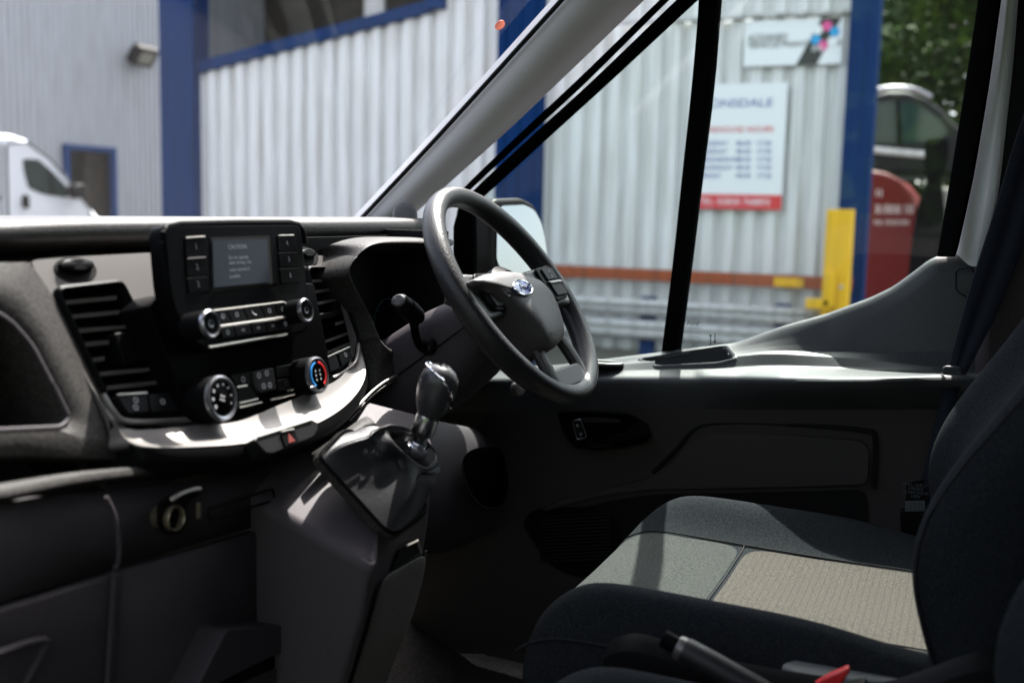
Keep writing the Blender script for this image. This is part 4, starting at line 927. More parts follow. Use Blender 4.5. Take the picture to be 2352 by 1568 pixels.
lk = [pX(a, b, .828) for a, b in [(1314, 966), (1334, 962), (1348, 1004), (1326, 1009)]]
lks = obj('lock_switch', MB().prism(rpoly(lk, .003), (.006, 0, 0)), M['btn'], hrec, bevel=.001)
obj('switch_ring', MB().tube([q+V((-.0006, 0, 0)) for q in rpoly(lk, .005)], .0010, 6, closed=True), M['chromesat'], lks)
for a, b in ((1326, 977), (1334, 997)): obj('switch_symbol', MB().lathe([(.0012, 0), (.0024, .0002), (.0024, -.0004)], pX(a, b, .8275), (-1, 0, 0), 10), M['print'], lks)
# speaker grille low in the door
spk_ = [pX(a, b, .846) for a, b in [(1196, 1205), (1215, 1175), (1250, 1166), (1380, 1164), (1420, 1180), (1440, 1290), (1330, 1330), (1262, 1300)]]
spg = obj('speaker_grille', MB().prism(rpoly(spk_, .02), (.01, 0, 0)), M['satin'], door, bevel=.004)
gm = MB()
for i in range(14):
    gm.tube([pX(1238, 1186+i*8, .8445), pX(1400, 1178+i*8, .8445)], .0010, 4)
tag(obj('grille_bar', gm, M['btn'], spg), None, None, kind='stuff')
# glass, seals and divider bar
def gx(z): return .938-.075*max(0, z-1.44)/.66
def pG(px, py, dx=0):
    q = pX(px, py, .93)
    for _ in range(6): q = pX(px, py, gx(q.z)+dx)
    return q
gpts = [(1115, 436), (1240, 322), (1400, 178), (1600, -8), (1780, -180), (2268, -180), (2248, 0), (2216, 200), (2184, 400), (2164, 520), (2150, 596), (2060, 680), (1900, 740), (1690, 800), (1400, 838), (1095, 860), (1085, 640), (1088, 480)]
obj('side_window', MB().prism([pG(a, b, .004) for a, b in gpts], (.004, 0, 0)), M['sideglass'], door)
E_in = [pG(a, b) for a, b in [(1112, 452), (1240, 335), (1400, 190), (1600, 4), (1800, -180)]]
E_out = [pG(a, b, -.03) for a, b in [(1070, 448), (1205, 322), (1345, 196), (1548, 0), (1755, -195)]]
E_in, E_out = resample(E_in, 12), resample(E_out, 12)
rows = [[a+V((0, .0, -.0)), a.lerp(b, .12)+inw*.01, a.lerp(b, .45)+inw*.004, a.lerp(b, .62)+inw*.014, a.lerp(b, .78)+inw*.004, b+V((.01, 0, 0))] for a, b in zip(E_in, E_out)]
obj('window_frame', MB().grid(rows), M['rubber'], door, sub=1, label='black rubber frame along the sloping pillar')
G_in = resample([pG(a, b) for a, b in [(2262, -140), (2246, 0), (2216, 200), (2184, 400), (2164, 520), (2152, 590)]], 12)
G_out = resample([pG(a, b, -.045) for a, b in [(2318, -140), (2300, 0), (2272, 200), (2238, 400), (2212, 520), (2196, 590)]], 12)
rows = [[a+V((.012, 0, 0)), a, a.lerp(b, .25)+V((-.008, 0, 0)), a.lerp(b, .6)+V((-.004, 0, 0)), b.lerp(a, .1)+V((-.004, 0, 0)), b+V((.02, 0, 0))] for a, b in zip(G_in, G_out)]
obj('window_frame', MB().grid(rows), M['rubber'], door, sub=1, label='black rubber frame along the rear of the window')
bl = [(1607, -60), (1605, 0), (1588, 200), (1566, 400), (1545, 600), (1518, 812)]; br = [(1655, -60), (1650, 0), (1634, 200), (1608, 400), (1584, 600), (1556, 808)]
BL = resample([pG(a, b, -.006) for a, b in bl], 10); BR = resample([pG(a, b, -.006) for a, b in br], 10)
rows = [[a+V((.03, .004, 0)), a+V((.003, 0, 0)), a.lerp(b, .08)+V((-.003, 0, 0)), a.lerp(b, .92)+V((-.003, 0, 0)), b+V((.003, 0, 0)), b+V((.03, 0, 0)), a+V((.03, .004, 0))] for a, b in zip(BL, BR)]
obj('divider_bar', MB().grid(rows), M['rubber'], door, sharp=40)
# black quarter post behind the wheel, between mirror and pillar
qp = [pG(a, b, -.012) for a, b in [(1060, 448), (1085, 470), (1088, 560), (1090, 700), (1100, 850), (1040, 850), (1040, 520)]]
obj('mirror_triangle', MB().prism(qp, (.02, 0, 0)), M['rubber'], door, bevel=.003)
# glass maker's print: arrows and small lines of text near the sill
prt = obj('glass_print', MB().prism([pG(a, b, .002) for a, b in [(1632, 767), (1636, 772), (1633, 772), (1633, 796), (1631, 796), (1631, 772), (1628, 772)]], (-.0003, 0, 0)), M['ink'], door)
obj('glass_arrow', MB().prism([pG(a, b, .002) for a, b in [(1642, 789), (1645.5, 782), (1643, 782), (1643, 765), (1641, 765), (1641, 782), (1638.5, 782)]], (-.0003, 0, 0)), M['ink'], prt)
for i, (s, sz) in enumerate((('Ford', .012), ('TEMPERED', .006), ('43R-001093', .006), ('AS2 M3', .006))):
    text('glass_text', s, pG(1590, 743+i*10, .0015), (0, -1, 0), (0, 0, 1), sz, M['inkgrey' if i else 'ink'], prt, depth=.0001, shear=.3 if i == 0 else 0)
# door mirror outside
mgn = V((-.20, -.97, .10)).normalized(); mq = pX(1195, 550, 1.15)
mo = [onpl(a, b, mq, mgn) for a, b in [(1128, 470), (1140, 456), (1200, 454), (1226, 468), (1243, 498), (1254, 545), (1262, 600), (1255, 640), (1150, 648), (1126, 600)]]
mn = V((-.42, -.90, .05)).normalized()
mir = obj('wing_mirror', MB().prism(rpoly(mo, .015), -mgn*.10), M['satin'], door, bevel=.008)
mcn_ = sum(mo, V())/len(mo)
mg = rpoly([mcn_+(q-mcn_)*.87+mgn*.006+V((0, 0, -.006)) for q in mo], .012)
obj('mirror_glass', MB().prism(mg, -mgn*.003), M['mirror'], mir)
obj('mirror_arm', MB().tube([mcn_+V((-.02, .05, -.07)), mcn_+V((-.12, .06, -.10)), V((.95, .36, 1.50))], .025, 10), M['rubber'], mir)

# ================================================================== SEATS
def cushion_section(y, w0, kind):
    # returns (u, z) across a cushion; w0 half width
    t = max(0., min(1., (-.115-y)/.10)); fr = math.sqrt(max(0, 1-(1-t)**2))      # front roll
    rear = max(0., min(1., (y+.62)/.12))
    bol = .052*(0.35+.65*min(1, max(0, (-.13-y)/.10)))*(.55+.45*rear)
    zc = 1.160+.008*max(0, (y+.45))/.3
    base_ = 1.045
    k = lambda z: base_+(z-base_)*(.30+.70*fr)
    pr = [(-1.0, .985), (-1.03, 1.06), (-1.02, 1.14), (-.975, zc+bol*.70), (-.93, zc+bol*.96), (-.875, zc+bol), (-.80, zc+bol*.82), (-.68, zc+bol*.30), (-.58, zc+.002), (-.54, zc-.002), (-.3, zc-.003), (0, zc-.005)]
    pr = pr+[(-a, b) for a, b in pr[-2::-1]]
    return [(a*w0, k(b) if b > base_ else b) for a, b in pr]
def make_seat(name, label, x0, w0, bw, group, mats, yoff=0, detail=True, back_y=0.0):
    t = thing(name, label, 'van seat', (x0, -.4+yoff, .74), group)
    ys = [-.112, -.116, -.13, -.15, -.18, -.22, -.28, -.34, -.40, -.46, -.52, -.58, -.64, -.70]
    rows = []
    first = cushion_section(-.112, w0, 0)
    rows.append([V((x0+u*.98, -.135+yoff, .985)) for u, z in first])
    cf = lambda u, y: -.034*max(0, (abs(u)/w0-.55)/.5)**2*max(0, 1-(-.11-y)/.16)
    for y in ys: rows.append([V((x0+u, y+yoff+cf(u, y), z)) for u, z in cushion_section(y, w0, 0)])
    rows.append([V((x0+u*.98, -.71+yoff, .985)) for u, z in first])
    cu = obj('seat_cushion', MB().grid(rows), M['charcoal'], t, sub=2, sharp=80)
    def patch(nm, y0, y1, m, lift=.0022):
        yy = [y0+(y1-y0)*i/10 for i in range(11)]; rr = []
        for y in yy:
            s = cushion_section(y, w0, 0)[8:-8]
            e = .0025 if y in (yy[0], yy[-1]) else 0
            rr.append([V((x0+u*(.985), y+yoff+cf(u, y), z+lift-e-(.003 if i in (0, len(s)-1) else 0))) for i, (u, z) in enumerate(s)])
        return obj(nm, MB().grid(rr), m, t, sub=2, sharp=80)
    patch('front_panel', -.1185, -.345, mats[0]); patch('centre_panel', -.349, -.66, mats[1])
    obj('cross_seam', MB().tube([V((x0+u*.98, -.347+yoff, z+.0012)) for u, z in cushion_section(-.347, w0, 0)[8:-8]], .0014, 6), M['stitch'] if False else M['black'], t)
    for s in (1, -1):
        obj('side_seam', MB().tube(smooth_path([V((x0+s*w0*.575, y+yoff, cushion_section(y, w0, 0)[8][1]+.0016)) for y in ys[3:]], 2), .0012, 6), M['black'], t)
        obj('piping', MB().tube(smooth_path([V((x0+s*w0*1.022, y+yoff, cushion_section(y, w0, 0)[2][1]+.004)) for y in ys[2:]], 2), .0022, 6), M['charcoal'], t)
    # backrest
    bp_ = [(1.10, -.665), (1.18, -.638), (1.245, -.616), (1.30, -.606), (1.36, -.615), (1.43, -.650), (1.524, -.713), (1.62, -.765), (1.72, -.815), (1.80, -.855), (1.84, -.89), (1.855, -.93)]
    rows = []
    for z, y in bp_:
        nar = 1 if z < 1.6 else 1-(z-1.6)*.55
        lean = .05*min(1, max(0, (z-1.2)/.2))*(1 if z < 1.7 else .5)
        pr = [(-.98, -.15), (-1.04, -.10), (-1.05, -.05), (-1.0, -.012), (-.92, 0), (-.84, -.008), (-.72, -.028-lean*.3), (-.58, -.04-lean*.5), (-.3, -.045-lean*.6), (0, -.047-lean*.6)]
        pr = pr+[(-a, b) for a, b in pr[-2::-1]]
        rows.append([V((x0+u*bw*nar, y+yoff+back_y+d, z)) for u, d in pr])
    topz = [V((x0+u*bw*.7, -.98+yoff+back_y, 1.85)) for u, d in pr]; rows.append(topz)
    bk = obj('backrest', MB().grid(rows), M['charcoal'], t, sub=2, sharp=80)
    obj('backrest_shell', MB().grid([[r[0], r[0]+V((.0, -.03, 0)), r[-1]+V((.0, -.03, 0)), r[-1]] for r in rows]), M['satin'], t)
    for s in (1, -1):
        obj('backrest_seam', MB().tube(smooth_path([r[3 if s < 0 else -4]+V((s*.002, .0, 0)) for r in rows[1:10]], 2), .0016, 6), M['black'], bk)
    for s in (-.06, .06): obj('headrest_post', MB().tube([V((x0+s, -.93+yoff+back_y, 1.82)), V((x0+s, -.96+yoff+back_y, 1.93))], .006, 8), M['chromesat'], t)
    obj('headrest', MB().lathe([(.0, .14), (.05, .135), (.10, .11), (.125, .06), (.12, .0), (.09, -.03), (0, -.035)], (x0, -.955+yoff+back_y, 1.93), (0, -.2, 1), 28, sy=.42, ref=(0, 1, 0)), M['charcoal'], t)
    obj('seat_base', MB().box((x0, -.42+yoff, .87), (w0*1.7, .46, .25)), M['satin'], t, bevel=.02)
    return t
ds = make_seat('driver_seat', 'charcoal driver seat with grey front panel and beige ribbed centre, lit by sun', .42, .272, .268, 'cab seats', (M['greycloth'], M['beige']))
ms_ = make_seat('passenger_seat', 'charcoal middle passenger seat, its backrest edge next to the driver seat', -.21, .205, .185, 'cab seats', (M['charcoal'], M['charcoal']), back_y=-.01, yoff=-.075)
os_ = make_seat('passenger_seat', 'dark outer passenger seat backrest cut off by the lower right corner', -.63, .205, .185, 'cab seats', (M['charcoal'], M['charcoal']), back_y=-.01, yoff=-.075)
for t_ in (ms_, os_): t_.location.z -= .018
# pale plate standing in for the sunlit side of the driver's seat, and the seat side cover
sc1 = [pZ(a, b, 1.168) for a, b in [(1790, 1524), (1850, 1503), (1905, 1503), (1990, 1517), (2100, 1540), (2085, 1566), (1960, 1560), (1830, 1545)]]
obj('sunlit_side_patch', MB().prism(rpoly(sc1, .01), (0, 0, -.02)), M['seatsilver'], ds, bevel=.004)
cvr = smooth_path([pX(a, b, .115) for a, b in [(1400, 1470), (1460, 1452), (1560, 1480), (1700, 1520), (1850, 1545), (2000, 1568), (2100, 1545), (2200, 1507), (2265, 1491), (2340, 1490)]], 3)
obj('side_cover', MB().grid([[q, q+V((-.022, 0, -.01)), q+V((-.03, 0, -.05)), q+V((-.03, 0, -.3))] for q in cvr]), M['satin'], ds, sub=1)

# handbrake between the seats
hb_ = thing('handbrake_lever', 'dark handbrake lever with shiny push button beside the driver seat', 'handbrake', (.04, -.5, 1.1))
h0, h1, h2 = pX(1540, 1474, .035), pX(1590, 1500, .035), pX(1760, 1600, .035)
ax_ = (h0-h2).normalized(); Lh = (h0-h2).length
obj('lever', MB().tube([h0-ax_*.012, h0-ax_*.02, h0-ax_*.05, h0-ax_*.11, h2, h2-ax_*.06], [.0125, .0155, .0165, .0165, .0155, .014], 18), M['leather'], hb_, sharp=60)
obj('push_button', MB().tube([h0+ax_*.010, h0+ax_*.008, h0-ax_*.014], [.0085, .0105, .0105], 16), M['gloss'], hb_, sharp=50)
obj('button_collar', MB().tube([h0-ax_*.008, h0-ax_*.012, h0-ax_*.018], [.0125, .0140, .0140], 16), M['silverdk'], hb_, sharp=50)
# belt buckle with red button
bk_ = thing('belt_buckle', 'seat belt buckle with red release button beside the driver seat', 'belt buckle', (.08, -.55, 1.12))
q0 = pX(1925, 1556, .085)
obj('buckle_body', MB().prism(rpoly([q0+V((-.012, -.030, .004)), q0+V((-.012, .034, -.022)), q0+V((-.012, .02, -.09)), q0+V((-.012, -.04, -.07))], .006), (.024, 0, 0)), M['satin'], bk_, bevel=.003)
rb = [pX(a, b, .070) for a, b in [(1868, 1572), (1900, 1553), (1946, 1533), (1952, 1541), (1930, 1575)]]
obj('release_button', MB().prism(rb, (.012, 0, 0)), M['buckle'], bk_, bevel=.002)

# ================================================================== SEAT BELT
sb = thing('seat_belt', 'dark seat belt webbing running down from the door pillar behind the driver seat', 'seat belt', (.8, -.7, .9))
bL = [(2440, -60, .835), (2400, 120, .835), (2330, 330, .83), (2280, 500, .82), (2228, 660, .81), (2196, 780, .80), (2172, 870, .79)]
bR = [(2520, -60, .83), (2480, 130, .83), (2412, 360, .825), (2352, 560, .815), (2290, 720, .80), (2248, 800, .79), (2206, 880, .785)]
L1 = resample([pX(*q) for q in bL], 24); R1 = resample([pX(*q) for q in bR], 24)
rows = [[a, a.lerp(b, .03)+V((-.0012, 0, 0)), a.lerp(b, .33)+V((-.0016, -.0, 0)), a.lerp(b, .36)+V((-.0004, 0, 0)), a.lerp(b, .64)+V((-.0004, 0, 0)), a.lerp(b, .67)+V((-.0016, 0, 0)), a.lerp(b, .97)+V((-.0012, 0, 0)), b] for a, b in zip(L1, R1)]
obj('webbing', MB().grid(rows), M['belt'], sb, solid=.0015, sharp=60)
L2 = resample([pX(*q) for q in [(2172, 876, .785), (2150, 960, .76), (2122, 1080, .735), (2100, 1180, .715)]], 10); R2 = resample([pX(*q) for q in [(2205, 885, .78), (2185, 970, .755), (2160, 1080, .73), (2140, 1190, .71)]], 10)
obj('webbing', MB().grid([[a, a.lerp(b, .5)+V((-.001, 0, 0)), b] for a, b in zip(L2, R2)]), M['belt'], sb, solid=.0015)
ck = [pX(a, b, .782) for a, b in [(2163, 845), (2172, 840), (2208, 842), (2214, 872), (2196, 880), (2168, 868)]]
obj('belt_stop', MB().prism(rpoly(ck, .004), (.008, 0, 0)), M['doorpl'], sb, bevel=.0025)
lbp = [pX(a, b, .708) for a, b in [(2082, 1108), (2124, 1100), (2126, 1174), (2080, 1176)]]
lab = obj('belt_label', MB().prism(lbp, (.001, 0, 0)), M['satin'], sb)
for i, s in enumerate(('MAT <PET>', '540203', '37294-AGW', 'HEA')):
    p_ = pX(2103, 1112+i*9, .7065); text('label_text', s, p_, (0, 1, 0), (0, 0, -1), .0075, M['printdim'], lab, depth=.0001, sx=-1)
br_ = MB()
for i in range(13):
    wv = random.choice((.8, 1.2, 1.8)); a = 2082+i*3.1
    br_.add([pX(a, 1152, .7068), pX(a+wv, 1152, .7068), pX(a+wv, 1173, .7068), pX(a, 1173, .7068)], [(0, 1, 2, 3)])
bcp = obj('barcode_patch', MB().prism([pX(a, b, .7072) for a, b in [(2080, 1150), (2124, 1149), (2124, 1173), (2079, 1174)]], (.0005, 0, 0)), M['printdim'], lab)
tag(obj('barcode_bar', br_, M['ink'], bcp), None, None, kind='stuff')
obj('belt_anchor', MB().prism(rpoly([pX(a, b, .712) for a, b in [(2066, 1172), (2130, 1170), (2130, 1240), (2070, 1240)]], .005), (.02, 0, 0)), M['satin'], sb, bevel=.004)
# ================================================================== WAREHOUSE BESIDE THE VAN
WX = 9.0
wh = thing('warehouse', 'grey white corrugated warehouse with blue steel columns and a dark opening under its eaves', 'warehouse', (9.3, 4, 0))
def sheet(y0, y1, zb0, zb1, zt0, zt1, x=WX, pitch=.2, depth=.06, axis='Y'):
    mb = MB(); rows = []
    n = max(1, round((y1-y0)/pitch)); p = (y1-y0)/n
    prof_ = [(0, 0), (.50, 0), (.58, 1), (.92, 1), (1.0, 0)]
    pts = [(y0+(i+a)*p, d) for i in range(n) for a, d in prof_[:-1]]+[(y1, 0)]
    f = lambda y, a, b: a+(b-a)*(y-y0)/(y1-y0)
    if axis == 'Y': rows = [[V((x+d*depth, y, f(y, zb0, zb1))) for y, d in pts], [V((x+d*depth, y, f(y, zt0, zt1))) for y, d in pts]]
    else: rows = [[V((y, x+d*depth, f(y, zb0, zb1))) for y, d in pts], [V((y, x+d*depth, f(y, zt0, zt1))) for y, d in pts]]
    return mb.grid(rows)
def z_at(px, py): return pX(px, py, WX).z
yL, yR = pX(462, 300, WX).y, pX(1944, 250, WX).y
yc0, yc1 = pX(1255, 200, WX).y, pX(1152, 200, WX).y
yj = pX(985, 30, WX).y
zs0 = pX(462, 163, WX).z; zs1 = pX(965, 30, WX).z
def run(y0, y1, top):
    n = max(1, round((y1-y0)/1.0))
    for i in range(n):
        a, b = y0+(y1-y0)*i/n, y0+(y1-y0)*(i+1)/n
        obj('cladding_sheet', sheet(a, b, .35, .35, top(a), top(b)), M['clad'], wh, sharp=20)
ledge_z = pX(1720, 44, WX).z
run(yR, yc0, lambda y: ledge_z)
for i in range(3):
    a, b = yR+(yc0-yR)*i/3, yR+(yc0-yR)*(i+1)/3
    obj('cladding_sheet', sheet(a, b, ledge_z+.03, ledge_z+.03, 6.2, 6.2, x=WX-.03), M['clad'], wh, sharp=20)
run(yc1, yj, lambda y: 6.2)
slope = lambda y: zs0+(zs1-zs0)*(yL-y)/(yL-pX(965, 30, WX).y)
run(yj, yL, slope)
y_led = pX(1552, 50, WX).y
obj('ledge_flashing', MB().box((WX-.035, (yR+y_led)/2, ledge_z+.012), (.11, y_led-yR, .035)), M['armco'], wh, bevel=.006)
sillm = MB(); sillm.prism([V((WX-.05, yL, slope(yL)-.03)), V((WX-.05, yj-.02, slope(yj)-.03)), V((WX-.05, yj-.02, slope(yj)+.10)), V((WX-.05, yL, slope(yL)+.10))], (.12, 0, 0))
obj('opening_sill', sillm, M['bluesteel'], wh, bevel=.006)
obj('opening_jamb', MB().box((WX-.02, yj-.10, (slope(yj)+6.2)/2), (.10, .22, 6.2-slope(yj))), M['bluesteel'], wh, bevel=.006)
obj('steel_column', MB().box((WX-.03, (yc0+yc1)/2, 3.1), (.22, yc1-yc0, 6.2)), M['bluesteel'], wh, bevel=.012)
for s in (-.16, 0, .16): obj('column_rib', MB().box((WX-.15, (yc0+yc1)/2+s, 3.1), (.03, .03, 6.2)), M['bluesteel'], wh)
yq = pX(385, 300, WX).y
obj('steel_column', MB().box((WX+.02, (yL+yq)/2, 3.1), (.30, yq-yL, 6.2)), M['bluesteel'], wh, bevel=.012)
ye = pX(2006, 300, WX-.1).y
obj('steel_column', MB().box((WX-.02, (yR+ye)/2, 3.1), (.26, yR-ye, 6.2)), M['bluesteel'], wh, bevel=.012)
obj('plinth', MB().box((WX+.05, (yq+ye)/2, .175), (.28, yq-ye-.02, .35)), M['concrete'], wh)
ei = ye+3.4
obj('roof', MB().box((WX+3.2, (yq+ei)/2, 6.3), (6.9, yq-ei+.1, .18)), M['clad'], wh)
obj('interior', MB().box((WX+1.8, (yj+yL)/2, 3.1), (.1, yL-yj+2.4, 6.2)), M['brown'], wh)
obj('end_wall', MB().box((WX+3.3, yq-.05, 3.1), (6.2, .1, 6.1)), M['cladfar'], wh)
obj('end_wall', MB().box((WX+3.3, ei+.05, 3.1), (6.2, .1, 6.1)), M['cladfar'], wh)
for i in range(5):
    y_ = yj+.5+i*.62; obj('roof_strut', MB().box((WX+.9, y_, 4.6), (1.2, .09, .09), Matrix.Rotation(.3, 3, 'Y')), M['dark'], wh)
obj('door_slat', MB().box((WX+.6, yj+1.0, 4.6), (.06, .25, 2.0)), M['armco'], wh)

# ---- signs on the wall
SX = WX-.045
ns = thing('notice_sign', 'white notice sign with opening hours and a red bottom band on the cladding', 'sign', pX(1690, 480, SX))
sp_ = [pX(a, b, SX) for a, b in [(1590, 190), (1812, 190), (1793, 484), (1572, 480)]]
ym = (sp_[1].y+sp_[2].y)/2; y0_ = sp_[0].y+.02; zt, zb = sp_[1].z, sp_[2].z
obj('board', MB().box((SX, (y0_+ym)/2, (zt+zb)/2), (.02, y0_-ym, zt-zb)), M['signwhite'], ns, bevel=.003)
zr0, zr1 = pX(1700, 447, SX).z, pX(1700, 481, SX).z
obj('red_band', MB().box((SX-.0125, (y0_+ym)/2, (zr0+zr1)/2), (.005, y0_-ym, zr0-zr1)), M['signred'], ns)
RU = (V((0, -1, 0)), V((0, 0, 1)))
text('sign_lettering', 'LONSDALE', pX(1694, 238, SX-.0125), *RU, .105, M['signblue'], ns, depth=.001, sx=1.25)
text('sign_lettering', 'WAREHOUSE HOURS', pX(1686, 298, SX-.0125), *RU, .076, M['signred'], ns, depth=.001)
for i, d in enumerate(('MONDAY', 'TUESDAY', 'WEDNESDAY', 'THURSDAY', 'FRIDAY')):
    text('sign_lettering', d, pX(1606, 330+i*18.5, SX-.0125), *RU, .062, M['signblue'], ns, align='LEFT', depth=.001)
    text('sign_lettering', '08:30   17:30', pX(1690, 330+i*18.5, SX-.0125), *RU, .062, M['signblue'], ns, align='LEFT', depth=.001)
text('sign_lettering', 'TEL: 02830 768893', pX(1686, 464, SX-.0165), *RU, .085, M['signwhite'], ns, depth=.001)
bs = thing('board_sign', 'wide white board with a slanted black stripe and pink and blue flower emblem', 'sign', pX(1820, 150, SX))
bp4 = [pX(a, b, SX) for a, b in [(1712, 47), (1940, 32), (1940, 148), (1712, 153)]]
zt, zb = (bp4[0].z+bp4[1].z)/2-.02, (bp4[2].z+bp4[3].z)/2
obj('board', MB().box((SX, (bp4[0].y+bp4[1].y)/2, (zt+zb)/2), (.02, bp4[0].y-bp4[1].y, zt-zb)), M['signwhite'], bs, bevel=.003)
zz = lambda q, z: V((SX-.0125, q.y, z))
st4 = [zz(pX(1888, 40, SX), zt), zz(pX(1935, 34, SX), zt), zz(pX(1876, 150, SX), zb), zz(pX(1828, 155, SX), zb)]
obj('black_stripe', MB().prism(st4, (.002, 0, 0)), M['signblack'], bs)
fc = pX(1895, 82, SX-.016)
for k, mm in enumerate(('pink', 'cyan', 'signwhite', 'pink', 'cyan', 'signwhite')):
    a = math.pi/2-.15-k*math.pi/3; c = fc+V((0, -math.cos(a), math.sin(a)))*.085
    obj('emblem_petal', MB().lathe([(.0, -.002), (.044, -.002), (.044, .002)], c, (-1, 0, 0), 16), M[mm], bs)
text('sign_lettering', 'IMI', pX(1877, 113, SX-.014), *RU, .075, M['signwhite'], bs, depth=.001)
for s, y_, m_, e_ in (('ATTAINED', 88, 'ink', .075), ('APPROVED', 97.5, 'inkgrey', .07), ('VEHICLE MAINTENANCE', 106.5, 'ink', .075)):
    text('sign_lettering', s, pX(1718, y_, SX-.0125), *RU, e_, M[m_], bs, align='LEFT', depth=.001)

# ---- guard rail, beam and yellow guard post in front of the wall
gr_ = thing('guard_rail', 'galvanised double guard rail with blue posts along the warehouse wall', 'guard rail', (8.5, 3, 0))
GX = 8.55
for a, b in ((683, 719), (729, 773)):
    z1, z0 = pX(1400, a, GX).z, pX(1400, b, GX).z; h = z1-z0
    pr = [(0, 0), (-.05, .10), (-.06, .28), (-.01, .44), (-.01, .56), (-.06, .72), (-.05, .90), (0, 1)]
    obj('rail_beam', MB().grid([[V((GX+dx, y, z0+h*t)) for dx, t in pr] for y in (.25, 2, 4, 6, 7.4)]), M['armco'], gr_, solid=.004, sharp=60)
for px in (1180, 1490, 1800):
    y_ = pX(px, 700, GX+.08).y; obj('rail_post', MB().box((GX+.08, y_, .45), (.10, .14, .92)), M['bluesteel'], gr_, bevel=.01)
bm_ = thing('barrier_beam', 'rusty orange horizontal beam fixed along the cladding above the guard rail', 'beam', (8.8, 3, 1.0))
zb_ = pX(1500, 632, 8.8).z
obj('beam', MB().box((8.8, 3.6, zb_), (.07, 6.6, .115)), M['orange'], bm_, bevel=.008)
for px in (1300, 1560, 1810): obj('beam_bracket', MB().box((8.88, pX(px, 630, 8.88).y, zb_), (.09, .10, .16)), M['armco'], bm_, bevel=.006)
obj('yellow_patch', MB().box((8.762, pX(1812, 640, 8.76).y, zb_-.005), (.006, .26, .08)), M['yellow'], bm_)
yp = thing('guard_post', 'tall yellow column guard with a latch at the corner of the warehouse', 'guard post', (8.45, .45, 0))
ya, yb = pX(1899, 485, 8.45).y, pX(1960, 485, 8.45).y; zt_ = pX(1930, 481, 8.45).z
obj('guard', MB().prism(rpoly([V((8.42, ya, 0)), V((8.42, yb, 0)), V((8.62, yb, 0)), V((8.62, ya, 0))], .02), (0, 0, zt_)), M['yellow'], yp, bevel=.008)
obj('latch', MB().box(pX(1905, 665, 8.40), (.05, .10, .30)), M['yellow'], yp, bevel=.01)
obj('latch_hook', MB().box(pX(1878, 698, 8.40), (.05, .20, .09)), M['yellow'], yp, bevel=.01)
obj('base_plate', MB().box((8.52, (ya+yb)/2, .01), (.34, .4, .02)), M['yellow'], yp)
for z_ in (.5, 1.1): obj('bolt', MB().lathe([(.0, .012), (.016, .012), (.018, 0)], (8.42, (ya+yb)/2-.05, z_), (-1, 0, 0), 6), M['armco'], yp, sharp=20)

# ================================================================== FAR WAREHOUSE, DOORWAY, FLOODLIGHT, WHITE VAN
FY = 18.0
fw = thing('warehouse', 'pale grey ribbed warehouse wall across the yard with a blue framed doorway', 'warehouse', (14, FY+.3, 0))
xl, xr = pY(-60, 300, FY).x-7, pY(470, 300, FY).x+3
dx0, dx1 = pY(150, 400, FY).x, pY(258, 400, FY).x; dzt = pY(200, 346, FY).z
def frun(x0, x1, zb, zt):
    n = max(1, round((x1-x0)/1.05))
    for i in range(n):
        a, b = x0+(x1-x0)*i/n, x0+(x1-x0)*(i+1)/n
        obj('cladding_sheet', sheet(a, b, zb, zb, zt, zt, x=FY, pitch=.17, depth=.05, axis='X'), M['cladfar'], fw, sharp=20)
frun(xl, dx0, 0, 8); frun(dx1, xr, 0, 8); frun(dx0, dx1, dzt, 8)
obj('door_frame', MB().box((dx0, FY-.03, dzt/2), (.14, .12, dzt)), M['bluesteel'], fw, bevel=.01)
obj('door_frame', MB().box((dx1, FY-.03, dzt/2), (.14, .12, dzt)), M['bluesteel'], fw, bevel=.01)
obj('door_frame', MB().box(((dx0+dx1)/2, FY-.03, dzt+.05), (dx1-dx0+.14, .12, .12)), M['bluesteel'], fw, bevel=.01)
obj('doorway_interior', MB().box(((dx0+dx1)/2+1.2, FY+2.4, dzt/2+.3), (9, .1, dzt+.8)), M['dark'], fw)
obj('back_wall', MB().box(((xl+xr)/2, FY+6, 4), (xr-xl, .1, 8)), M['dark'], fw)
obj('open_door', MB().box((dx1-.32, FY+.25, dzt/2-.02), (.62, .06, dzt-.06), None), M['brown'], fw, bevel=.01)
obj('end_wall', MB().box((xr+.05, FY+3, 4), (.1, 5.9, 8)), M['cladfar'], fw)
obj('roof', MB().box(((xl+xr)/2, FY+3, 8.1), (xr-xl+.4, 6.4, .2)), M['cladfar'], fw)
fl_ = thing('floodlight', 'black floodlight on a bracket high on the pale ribbed wall', 'floodlight', pY(335, 130, FY-.2))
p = pY(328, 128, FY-.35); k = (pY(360, 128, FY-.35)-pY(296, 128, FY-.35)).length
Rf = Matrix.Rotation(math.radians(38), 3, 'X')
obj('housing', MB().box(p, (k*.72, .24, k*.52), Rf), M['satin'], fl_, bevel=.03)
obj('lamp_glass', MB().box(p+Rf @ V((0, -.125, 0)), (k*.46, .02, k*.30), Rf), M['lampglass'], fl_, bevel=.01)
obj('bracket', MB().box(p+V((k*.25, .20, k*.16)), (k*.55, .35, .07)), M['satin'], fl_, bevel=.01)
obj('wall_plate', MB().box(p+V((k*.45, .345, k*.14)), (.18, .02, .24)), M['satin'], fl_)
